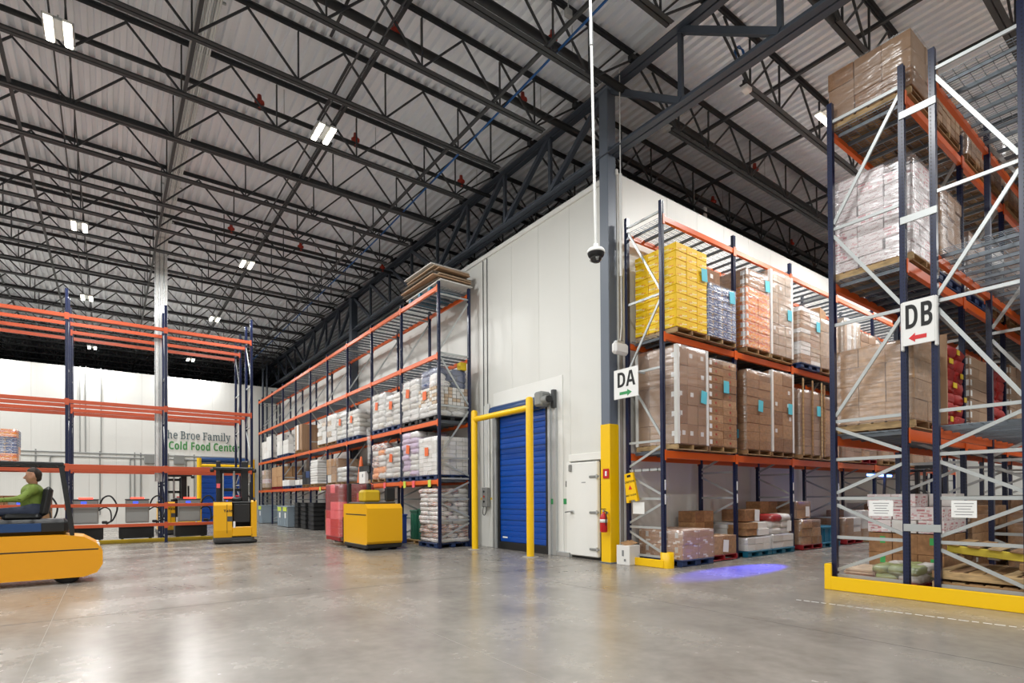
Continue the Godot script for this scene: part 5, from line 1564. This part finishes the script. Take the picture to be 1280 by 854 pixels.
# a counterbalance truck; its weight faces local +x, forks -x
func counter_truck(label: String, at: Vector3, turn: float) -> Node3D:
	var o := thing("counterbalance_truck", label, "forklift", at, turn)
	var yel: Material = M["truck amber"]
	var blk: Material = M["truck black"]
	var weight := PackedVector2Array()
	for p in [[-0.55, 0.1], [0.6, 0.1], [0.78, 0.16], [0.86, 0.3], [0.86, 0.52], [0.78, 0.66], [0.6, 0.78], [0.3, 0.82], [-0.55, 0.82]]:
		weight.append(Vector2(p[0], p[1]))
	put("counterweight", prism(weight, 1.02), yel, o, T(0, 0, 0))
	block("weight_crease", Vector3(0.15, 0.56, 0.512), Vector3(1.3, 0.02, 0.01), M["ink"], o, 0.003)
	block("chassis", Vector3(-0.95, 0.32, 0), Vector3(0.9, 0.4, 1.0), yel, o, 0.04)
	block("hood", Vector3(-0.15, 0.95, 0), Vector3(1.1, 0.26, 0.8), blk, o, 0.06)
	block("blue_side_panel", Vector3(-0.3, 0.95, 0.405), Vector3(0.7, 0.14, 0.012), M["roller blue"], o, 0.004)
	block("seat", Vector3(-0.2, 1.12, 0), Vector3(0.5, 0.12, 0.5), blk, o, 0.05)
	put("seat_back", cbox(Vector3(0.12, 0.5, 0.48), 0.05), blk, o, TR(Vector3(0.1, 1.38, 0), Vector3(0, 0, -0.15)))
	block("dash", Vector3(-1.0, 0.9, 0), Vector3(0.3, 0.7, 0.8), blk, o, 0.06)
	rod("steering_column", Vector3(-0.95, 1.2, 0), Vector3(-0.74, 1.38, 0), 0.03, blk, o)
	var ring := PackedVector3Array()
	for k in 13:
		ring.append(Vector3(cos(TAU * k / 12) * 0.1, sin(TAU * k / 12) * 0.13, sin(TAU * k / 12) * 0.0) + Vector3(0, 0, 0))
	var wheelring := PackedVector3Array()
	for k in 13:
		var q := Basis(Vector3(0, 0, 1), 0.7) * Vector3(cos(TAU * k / 12) * 0.16, 0, sin(TAU * k / 12) * 0.16)
		wheelring.append(Vector3(-0.72, 1.4, 0) + q)
	put("steering_wheel", hose(wheelring, 0.016, 6), M["ink"], o)
	for sz in [-1.0, 1.0]:
		beam("guard_post", Vector3(0.45, 0.8, sz * 0.44), Vector3(0.3, 1.98, sz * 0.42), 0.06, 0.05, blk, o)
		beam("guard_post", Vector3(-1.15, 0.5, sz * 0.46), Vector3(-0.85, 1.98, sz * 0.42), 0.06, 0.05, blk, o)
		block("guard_rail", Vector3(-0.28, 2.0, sz * 0.43), Vector3(1.24, 0.06, 0.06), blk, o, 0.01)
		wheel_side(o, Vector3(0.38, 0.22, sz * 0.38), 0.22, 0.16)
		wheel_side(o, Vector3(-1.05, 0.3, sz * 0.5), 0.3, 0.2)
		block("tail_lamp", Vector3(0.79, 0.62, sz * 0.36), Vector3(0.06, 0.08, 0.1), M["sheet white"], o, 0.01)
		block("mast_rail", Vector3(-1.5, 1.15, sz * 0.28), Vector3(0.14, 2.1, 0.09), blk, o, 0.01)
		block("fork", Vector3(-2.15, 0.08, sz * 0.24), Vector3(1.1, 0.05, 0.12), M["truck grey"], o, 0.01)
	for k in 5:
		block("guard_slat", Vector3(-0.8 + 0.26 * k, 2.01, 0), Vector3(0.035, 0.04, 0.84), blk, o, 0.008)
	block("carriage", Vector3(-1.6, 0.5, 0), Vector3(0.06, 0.7, 0.95), blk, o, 0.01)
	block("mast_tie", Vector3(-1.5, 2.15, 0), Vector3(0.1, 0.1, 0.66), blk, o, 0.01)
	return o

func wheel_side(o: Node3D, at: Vector3, r: float, w: float) -> void:
	var tyre := put("wheel", lathe(PackedVector2Array([Vector2(0.0, -w / 2), Vector2(r * 0.8, -w / 2), Vector2(r, -w / 2 + 0.03), Vector2(r, w / 2 - 0.03), Vector2(r * 0.8, w / 2), Vector2(0, w / 2)]), 22), M["tyre"], o, TR(at, Vector3(PI / 2, 0, 0)))
	put("hub", lathe(PackedVector2Array([Vector2(0.0, -w / 2 - 0.01), Vector2(r * 0.45, -w / 2 - 0.01), Vector2(r * 0.45, w / 2 + 0.01), Vector2(0, w / 2 + 0.01)]), 16), M["truck grey"], tyre)

func make_trucks() -> void:
	reach_truck("yellow and black stand-up reach truck parked at the end of the charger row", Vector3(3.22, 0, -19.35), -0.12, 2.3)
	reach_truck("second yellow and black stand-up truck parked behind the battery chargers", Vector3(2.15, 0, -25.6), 0.05, 2.2)
	counter_truck("low amber counterbalance forklift with black overhead guard at the left edge", Vector3(-0.95, 0, -12.25), 0.03)
	driver(Vector3(-0.95, 0, -12.25), 0.03)
	# the truck passing the long rack, carrying a red load away from us
	var o := thing("stand_up_truck", "yellow stand-up forklift passing the long rack with a red load", "forklift", Vector3(5.95, 0, -14.6), 0.0)
	var yel: Material = M["truck yellow"]
	var side := PackedVector2Array([Vector2(-0.95, 0.12), Vector2(0.72, 0.12), Vector2(0.82, 0.24), Vector2(0.82, 1.12), Vector2(0.7, 1.24), Vector2(-0.95, 1.24)])
	put("body", prism(side, 1.0), yel, o, TR(Vector3(0, 0, 0), Vector3(0, -PI / 2, 0)))
	block("body_crease", Vector3(0, 0.95, 0.0), Vector3(1.012, 0.03, 1.5), M["ink"], o, 0.003)
	block("black_skirt", Vector3(0, 0.12, -0.05), Vector3(1.02, 0.12, 1.7), M["truck black"], o, 0.03)
	block("battery_lid", Vector3(0, 1.26, -0.1), Vector3(0.9, 0.06, 1.2), M["truck grey"], o, 0.02)
	block("console", Vector3(-0.2, 1.45, 0.25), Vector3(0.5, 0.34, 0.4), M["guard mustard"], o, 0.06)
	block("back_rest", Vector3(0.28, 1.5, 0.5), Vector3(0.3, 0.4, 0.1), M["truck black"], o, 0.04)
	for s in [-1.0, 1.0]:
		block("mast_rail", Vector3(s * 0.3, 0.95, -1.05), Vector3(0.1, 1.75, 0.14), M["truck black"], o, 0.01)
		block("fork", Vector3(s * 0.24, 0.08, -1.75), Vector3(0.12, 0.05, 1.2), M["truck grey"], o, 0.01)
		wheel(o, Vector3(s * 0.4, 0.14, 0.5), 0.14, 0.14)
		wheel(o, Vector3(s * 0.42, 0.14, -0.7), 0.14, 0.14)
	block("carriage", Vector3(0, 0.5, -1.15), Vector3(0.9, 0.7, 0.05), M["truck black"], o, 0.01)
	var b := Vector3(5.95, 0.12, -16.45)
	pallet(b, 1.05, 1.2, [M["deep red"]], "red pallet on the forks of the yellow passing truck")
	cartons("carton_stack", "red and pale pink cartons carried on the yellow passing truck's forks", "carton stack", b + Vector3(0, 0.142, 0), Vector3(1.05, 1.55, 1.25), Vector3i(2, 6, 3), [M["sign red"], M["sheet pink"], M["deep red"], M["sheet pink"]], {"film": 1})
	# a truck deep in the aisle with a blue floor lamp
	var a := counter_truck("forklift with a bright blue light bar deep in the aisle past DB", Vector3(16.4, 0, -5.2), PI)
	block("blue_lamp", Vector3(0.3, 1.9, 0.55), Vector3(1.5, 0.05, 0.05), M["blue glow"], a, 0.01)
	block("lamp_bracket", Vector3(0.3, 1.95, 0.5), Vector3(1.5, 0.03, 0.1), M["truck black"], a, 0.01)
	var sp := SpotLight3D.new()
	sp.name = "blue_floor_light"
	sp.position = Vector3(0.9, 1.86, 0.62)
	sp.light_color = Color(0.12, 0.15, 1.0)
	sp.light_energy = BLUE
	sp.light_size = 0.05
	sp.spot_range = 20.0
	sp.spot_attenuation = 2.0
	sp.spot_angle = 5.2
	sp.spot_angle_attenuation = 0.6
	sp.shadow_enabled = true
	a.add_child(sp)
	sp.basis = Basis.looking_at(Vector3(5.9, -1.86, -0.12), Vector3.UP)

const BLUE := 420.0

# ------------------------------------------------------------------ the driver: one skin over tapered limbs
func blob(limbs: Array, cell: float, k: float) -> ArrayMesh:
	var field := {}
	for l in limbs:
		var a: Vector3 = l[0]
		var b: Vector3 = l[1]
		var r: float = maxf(l[2], l[3]) + 3.0 * cell
		var lo := (a.min(b) - Vector3.ONE * r) / cell
		var hi := (a.max(b) + Vector3.ONE * r) / cell
		var ab := b - a
		var l2 := maxf(ab.length_squared(), 1e-8)
		for x in range(floori(lo.x), ceili(hi.x) + 1):
			for y in range(floori(lo.y), ceili(hi.y) + 1):
				for z in range(floori(lo.z), ceili(hi.z) + 1):
					var key := Vector3i(x, y, z)
					var p := Vector3(x, y, z) * cell
					var t := clampf((p - a).dot(ab) / l2, 0.0, 1.0)
					var d := (p - a - ab * t).length() - lerpf(l[2], l[3], t)
					if d > 3.0 * cell:
						continue
					if field.has(key):
						var e: float = field[key]
						var h := clampf(0.5 + 0.5 * (e - d) / k, 0.0, 1.0)
						field[key] = lerpf(e, d, h) - k * h * (1.0 - h)
					else:
						field[key] = d
	var index := {}
	var st := start(true)
	var corners := [Vector3i(0, 0, 0), Vector3i(1, 0, 0), Vector3i(0, 1, 0), Vector3i(1, 1, 0), Vector3i(0, 0, 1), Vector3i(1, 0, 1), Vector3i(0, 1, 1), Vector3i(1, 1, 1)]
	var far := 3.0 * cell
	var edges := [[0, 1], [2, 3], [4, 5], [6, 7], [0, 2], [1, 3], [4, 6], [5, 7], [0, 4], [1, 5], [2, 6], [3, 7]]
	for c in field:
		if absf(field[c]) > 2.0 * cell:
			continue
		for dx in [-1, 0]:
			for dy in [-1, 0]:
				for dz in [-1, 0]:
					var q: Vector3i = c + Vector3i(dx, dy, dz)
					if index.has(q):
						continue
					var v := []
					var some := 0
					for o in corners:
						var d: float = field.get(q + o, far)
						v.append(d)
						some += 1 if d < 0 else 0
					if some == 0 or some == 8:
						index[q] = null
						continue
					var sum := Vector3.ZERO
					var n := 0
					for e in edges:
						if (v[e[0]] < 0) != (v[e[1]] < 0):
							var t: float = v[e[0]] / (v[e[0]] - v[e[1]])
							sum += Vector3(corners[e[0]]).lerp(Vector3(corners[e[1]]), t)
							n += 1
					index[q] = (Vector3(q) + sum / n) * cell
	for c in field:
		var d0: float = field[c]
		for axis in 3:
			var step := Vector3i.ZERO
			step[axis] = 1
			var d1: float = field.get(c + step, far)
			if (d0 < 0) == (d1 < 0):
				continue
			var u := Vector3i.ZERO
			u[(axis + 1) % 3] = 1
			var w := Vector3i.ZERO
			w[(axis + 2) % 3] = 1
			var p := [index.get(c), index.get(c - u), index.get(c - u - w), index.get(c - w)]
			if p.any(func(x): return x == null):
				continue
			var inner: Vector3 = Vector3(c if d0 < 0 else c + step) * cell
			quad(st, p[0], p[1], p[2], p[3], inner)
	st.index()
	return done(st)

func driver(at: Vector3, turn: float) -> void:
	# seated, facing the forks (-x), hands on the wheel
	var o := thing("person", "seated driver in a green hi-vis top on the amber forklift, hands on wheel", "person", at, turn)
	var hip := Vector3(-0.08, 1.24, 0)
	var neck := Vector3(-0.07, 1.64, 0)
	var body := []
	body.append([hip, hip + Vector3(0, 0.16, 0), 0.155, 0.145])
	body.append([hip + Vector3(0, 0.16, 0), hip + Vector3(0.0, 0.3, 0), 0.145, 0.145])
	for s in [-1.0, 1.0]:
		var sh := Vector3(-0.06, 1.575, s * 0.19)
		var el := Vector3(-0.22, 1.42, s * 0.27)
		var wr := Vector3(-0.5, 1.4, s * 0.15)
		body.append([hip + Vector3(0, 0.3, 0), sh, 0.12, 0.075])
		body.append([sh, el, 0.066, 0.05])
		body.append([el, wr, 0.05, 0.036])
	put("top", blob(body, 0.022, 0.05), M["hi-vis green"], o)
	var legs := []
	legs.append([hip + Vector3(0.02, -0.02, -0.07), hip + Vector3(0.02, -0.02, 0.07), 0.15, 0.15])
	for s in [-1.0, 1.0]:
		var kn := Vector3(-0.56, 1.2, s * 0.15)
		var an := Vector3(-0.68, 0.8, s * 0.14)
		legs.append([hip + Vector3(0, -0.02, s * 0.09), kn, 0.092, 0.064])
		legs.append([kn, an, 0.062, 0.045])
	put("trousers", blob(legs, 0.022, 0.04), M["denim"], o)
	var head := [[neck - Vector3(0, 0.06, 0), neck + Vector3(0, 0.06, 0), 0.06, 0.058], [neck + Vector3(-0.01, 0.15, 0), neck + Vector3(0.0, 0.2, 0), 0.088, 0.096], [neck + Vector3(-0.035, 0.1, 0), neck + Vector3(-0.03, 0.14, 0), 0.058, 0.07], [neck + Vector3(-0.1, 0.155, 0), neck + Vector3(-0.118, 0.135, 0), 0.014, 0.016]]
	for s in [-1.0, 1.0]:
		head.append([neck + Vector3(0.0, 0.14, s * 0.088), neck + Vector3(0.006, 0.17, s * 0.09), 0.014, 0.018])
	put("head", blob(head, 0.011, 0.02), M["skin"], o)
	put("hair", blob([[neck + Vector3(0.02, 0.2, 0), neck + Vector3(0.005, 0.225, 0), 0.094, 0.092], [neck + Vector3(0.05, 0.13, 0), neck + Vector3(0.03, 0.2, 0), 0.06, 0.08]], 0.014, 0.02), M["hair"], o)
	for s in [-1.0, 1.0]:
		put("eye", unit_tube(8), M["ink"], o, bar(neck + Vector3(-0.086, 0.172, s * 0.034), neck + Vector3(-0.094, 0.172, s * 0.034), 0.01, 0.01))
		# hands closed round the wheel: palm, four fingers, thumb
		var wr := Vector3(-0.5, 1.4, s * 0.15)
		var hand := [[wr, wr + Vector3(-0.06, 0.01, -s * 0.005), 0.03, 0.036]]
		for f in 4:
			var root := wr + Vector3(-0.085, 0.022 - 0.0 * f, s * (0.03 - 0.02 * f))
			var mid := root + Vector3(-0.034, -0.012, 0)
			hand.append([root, mid, 0.0095, 0.009])
			hand.append([mid, mid + Vector3(0.0, -0.034 + 0.004 * absf(f - 1.5), 0), 0.009, 0.008])
		hand.append([wr + Vector3(-0.05, 0.0, -s * 0.03), wr + Vector3(-0.09, -0.015, -s * 0.045), 0.011, 0.009])
		put("hand", blob(hand, 0.006, 0.006), M["skin"], o)
		put("shoe", cbox(Vector3(0.27, 0.1, 0.1), 0.035), M["ink"], o, T(-0.74, 0.74, s * 0.14))

# ------------------------------------------------------------------ signs and small things
func arrow(length: float, h: float) -> PackedVector2Array:
	return PackedVector2Array([Vector2(-length / 2, -h * 0.22), Vector2(length * 0.14, -h * 0.22), Vector2(length * 0.14, -h / 2), Vector2(length / 2, 0), Vector2(length * 0.14, h / 2), Vector2(length * 0.14, h * 0.22), Vector2(-length / 2, h * 0.22)])

func make_small_things() -> void:
	# DA sign on the rack end, facing the hall (-x)
	var s := thing("aisle_sign", "white aisle sign reading DA with a green right arrow", "sign", Vector3(8.38, 3.68, -7.47), -PI / 2)
	block("board", Vector3.ZERO, Vector3(0.64, 0.6, 0.02), M["sign white"], s, 0.006)
	words("letters", "DA", 0.3, 0.006, "Droid Sans", M["ink"], s, T(0, 0.075, 0.012), 700, 0.88)
	put("arrow", prism(arrow(0.32, 0.13), 0.006), M["sign green"], s, T(0, -0.195, 0.012))
	for x in [-0.2, 0.2]:
		block("arm", Vector3(x, 0.2, -0.17), Vector3(0.03, 0.04, 0.33), M["zinc brace"], s)
	s = thing("aisle_sign", "white aisle sign reading DB with a red left arrow", "sign", Vector3(8.7, 3.71, -2.63), -PI / 2)
	block("board", Vector3.ZERO, Vector3(0.36, 0.6, 0.012), M["sign white"], s, 0.004)
	for x in [-1.0, 1.0]:
		block("folded_edge", Vector3(x * 0.19, -0.03, -0.03), Vector3(0.03, 0.66, 0.07), M["sign white"], s, 0.012)
	words("letters", "DB", 0.32, 0.006, "Droid Sans", M["ink"], s, T(0.0, 0.08, 0.008), 700, 0.56)
	put("arrow", prism(arrow(0.2, 0.12), 0.006), M["sign red"], s, TR(Vector3(-0.01, -0.205, 0.008), Vector3(0, 0, PI)))
	# extinguisher on the column and its red plate
	var e := thing("fire_extinguisher", "red fire extinguisher hung on the yellow column base", "fire extinguisher", Vector3(8.28, 0.66, -8.02))
	put("cylinder", lathe(PackedVector2Array([Vector2(0, 0), Vector2(0.07, 0.0), Vector2(0.078, 0.02), Vector2(0.078, 0.3), Vector2(0.06, 0.36), Vector2(0.025, 0.39), Vector2(0.025, 0.42), Vector2(0, 0.42)]), 18), M["extinguisher red"], e)
	put("white_band", lathe(PackedVector2Array([Vector2(0.079, 0.2), Vector2(0.0795, 0.2), Vector2(0.0795, 0.27), Vector2(0.079, 0.27)]), 18), M["sheet white"], e)
	block("valve", Vector3(0, 0.44, 0), Vector3(0.05, 0.05, 0.04), M["aluminium"], e, 0.01)
	block("lever", Vector3(-0.02, 0.48, 0.02), Vector3(0.04, 0.016, 0.12), M["ink"], e)
	put("hose", hose(PackedVector3Array([Vector3(0, 0.44, 0.02), Vector3(-0.02, 0.42, 0.09), Vector3(-0.03, 0.3, 0.1), Vector3(-0.03, 0.14, 0.09)]), 0.011, 6), M["ink"], e)
	block("wall_hook", Vector3(0.09, 0.4, 0), Vector3(0.06, 0.05, 0.03), M["motor grey"], e)
	var rp := thing("extinguisher_sign", "small red extinguisher plate on the yellow column base", "sign", Vector3(8.396, 1.88, -8.05))
	block("plate", Vector3(-0.006, 0, 0), Vector3(0.006, 0.2, 0.17), M["extinguisher red"], rp, 0.001)
	block("white_mark", Vector3(-0.01, 0.0, 0), Vector3(0.003, 0.1, 0.05), M["sheet white"], rp, 0.001)
	# white carton on the floor at the column
	var c := thing("carton", "small open white carton on the floor against the yellow column base", "carton", Vector3(8.62, 0, -7.66), 0.05)
	block("body", Vector3(0, 0.2, 0), Vector3(0.34, 0.4, 0.34), M["card white 0"], c, 0.008)
	put("flap", cbox(Vector3(0.34, 0.006, 0.2), 0.002), M["card 4"], c, TR(Vector3(0.02, 0.44, 0.0), Vector3(0.3, 0, 0.16)))
	block("print", Vector3(-0.172, 0.24, 0), Vector3(0.004, 0.12, 0.05), M["ink grey"], c, 0.001)
	block("print", Vector3(-0.172, 0.1, 0.05), Vector3(0.004, 0.05, 0.05), M["ink grey"], c, 0.001)
	# yellow caution board hanging on rack DA's end
	var y := thing("caution_board", "yellow folding caution board hung askew on rack DA's end frame", "caution board", Vector3(8.66, 1.58, -7.62), -PI / 2)
	y.rotation.z = 0.16
	var brd := PackedVector2Array([Vector2(-0.15, -0.3), Vector2(-0.09, -0.3), Vector2(-0.07, -0.26), Vector2(0.07, -0.26), Vector2(0.09, -0.3), Vector2(0.15, -0.3), Vector2(0.115, 0.3), Vector2(-0.115, 0.3)])
	put("front_leaf", prism(brd, 0.02), M["guard yellow"], y)
	put("rear_leaf", prism(brd, 0.02), M["guard yellow"], y, TR(Vector3(0, 0, -0.035), Vector3(0.03, 0, 0)))
	put("grip", cbox(Vector3(0.1, 0.05, 0.006), 0.002), M["ink"], y, T(0, 0.24, 0.011))
	words("print", "CAUTION", 0.042, 0.003, "Droid Sans", M["ink"], y, T(0, 0.12, 0.011), 700)
	words("print", "WET FLOOR", 0.036, 0.003, "Droid Sans", M["ink"], y, T(0, -0.16, 0.011), 700)
	put("red_triangle", prism(PackedVector2Array([Vector2(-0.05, -0.04), Vector2(0.05, -0.04), Vector2(0, 0.05)]), 0.004), M["sign red"], y, T(0, 0.0, 0.011))
	var n := block("note_sheet", Vector3(8.72, 1.16, -7.46), Vector3(0.006, 0.24, 0.3), M["sheet white"], self, 0.001)
	tag(n, "white paper notice on rack DA's end frame under the caution board", "notice")
	# rung clips with black ties
	for k in 4:
		var t := block("cable_tie", Vector3(8.75, 1.93, -7.6 + 0.2 * k), Vector3(0.012, 0.07, 0.012), M["ink"], self, 0.002)
		tag(t, "black cable tie round a pale rung of rack DA's end, %s from the column" % ORD[k], "cable tie", "cable ties")
	# emergency light unit with its drop cord
	var u := thing("light_unit", "white wall unit hanging beside the column above sign DA", "emergency light", Vector3(8.38, 4.4, -7.62))
	block("case", Vector3(0, 0, 0), Vector3(0.42, 0.24, 0.14), M["sign white"], u, 0.05)
	block("lid", Vector3(0, 0.13, -0.02), Vector3(0.24, 0.06, 0.1), M["aluminium"], u, 0.01)
	put("cord", hose(PackedVector3Array([Vector3(0.0, 0.14, 0), Vector3(0.05, 0.5, 0.0), Vector3(0.05, 1.2, 0.0), Vector3(0.05, 3.0, 0.0), Vector3(0.05, 5.85, 0.0)]), 0.012, 6), M["conduit white"], u)
	rod("sleeve", Vector3(0.05, 1.5, 0), Vector3(0.05, 3.6, 0), 0.03, M["conduit white"], u, 8)
	# dome camera on a long white drop pipe
	var d := thing("dome_camera", "black and white dome camera on a long white ceiling drop pipe", "security camera", Vector3(5.02, 4.46, -4.96))
	rod("drop_pipe", Vector3(-0.12, 5.85, 0), Vector3(0, 0.16, 0), 0.018, M["conduit white"], d, 12)
	rod("pipe_coupling", Vector3(-0.06, 3.0, 0), Vector3(-0.056, 2.7, 0), 0.026, M["aluminium"], d, 12)
	put("housing", lathe(PackedVector2Array([Vector2(0, 0.17), Vector2(0.03, 0.17), Vector2(0.035, 0.12), Vector2(0.1, 0.1), Vector2(0.115, 0.07), Vector2(0.115, 0.05), Vector2(0, 0.05)]), 24), M["sign white"], d)
	put("black_ring", lathe(PackedVector2Array([Vector2(0.108, 0.05), Vector2(0.1, 0.02), Vector2(0.085, 0.0), Vector2(0, 0.0)]), 24), M["ink"], d)
	put("smoked_dome", lathe(PackedVector2Array([Vector2(0.075, 0.0), Vector2(0.07, -0.03), Vector2(0.05, -0.058), Vector2(0.025, -0.07), Vector2(0, -0.073)]), 24), M["dome smoke"], d)
	for k in 3:
		put("lens_eye", lathe(PackedVector2Array([Vector2(0, 0.02), Vector2(0.022, 0.02), Vector2(0.022, -0.02), Vector2(0, -0.022)]), 12), M["motor grey"], d, TR(Vector3(cos(k * 2.1) * 0.055, -0.03, sin(k * 2.1) * 0.055), Vector3(sin(k * 2.1) * 1.0, 0, -cos(k * 2.1) * 1.0)))
	# a clear bag trailing from the long rack
	var bag := thing("film_tail", "loose clear film trailing off the load in the long rack's third bay", "plastic film", Vector3(7.25, 3.2, -18.2))
	for k in 3:
		put("strip", cbox(Vector3(0.02, 1.2 - 0.3 * k, 0.16), 0.003), M["film 1"], bag, TR(Vector3(-0.01 * k, 0.0, 0.1 * k), Vector3(0.05 * k, 0, 0.03)))
	# blue coil and white tag hung in the roof right of the girder
	var ring := PackedVector3Array()
	for k in 25:
		ring.append(Vector3(cos(TAU * k / 12) * 0.16, sin(TAU * k / 12) * 0.2, 0.01 * (k % 5)))
	var coil := put("hose_coil", hose(ring, 0.012, 6), M["blue pipe"], self, T(9.7, 9.75, -5.75))
	tag(coil, "small coil of blue hose hung on the joist right of the girder", "hose coil")
	var tg := block("white_box", Vector3(9.86, 9.2, -5.7), Vector3(0.2, 0.1, 0.14), M["sign white"], self, 0.02)
	tag(tg, "small white box on a joist's lower end right of the girder", "junction box")
	var jb := thing("junction_box", "small grey junction box hung on a rod below the joists", "junction box", Vector3(5.9, 9.1, -6.4))
	block("case", Vector3.ZERO, Vector3(0.12, 0.12, 0.08), M["charger grey"], jb, 0.01)
	rod("rod", Vector3(0, 0.05, 0), Vector3(0, 1.2, 0), 0.01, M["galvanised"], jb, 6)
	# orange and white strap gear on the joists above rack DA
	var og := thing("strap_gear", "orange tool and white bracket clamped on a joist above rack DA", "clamp", Vector3(13.2, 9.05, -9.0))
	put("orange_arm", cbox(Vector3(0.34, 0.1, 0.08), 0.02), M["orange fitting"], og, TR(Vector3(-0.15, 0.0, 0), Vector3(0, 0, 0.6)))
	block("white_plate", Vector3(0.2, 0.05, 0), Vector3(0.12, 0.7, 0.05), M["sign white"], og, 0.01)
	rod("rod", Vector3(-0.3, -1.0, 0), Vector3(-0.3, 1.0, 0), 0.012, M["galvanised"], og, 6)
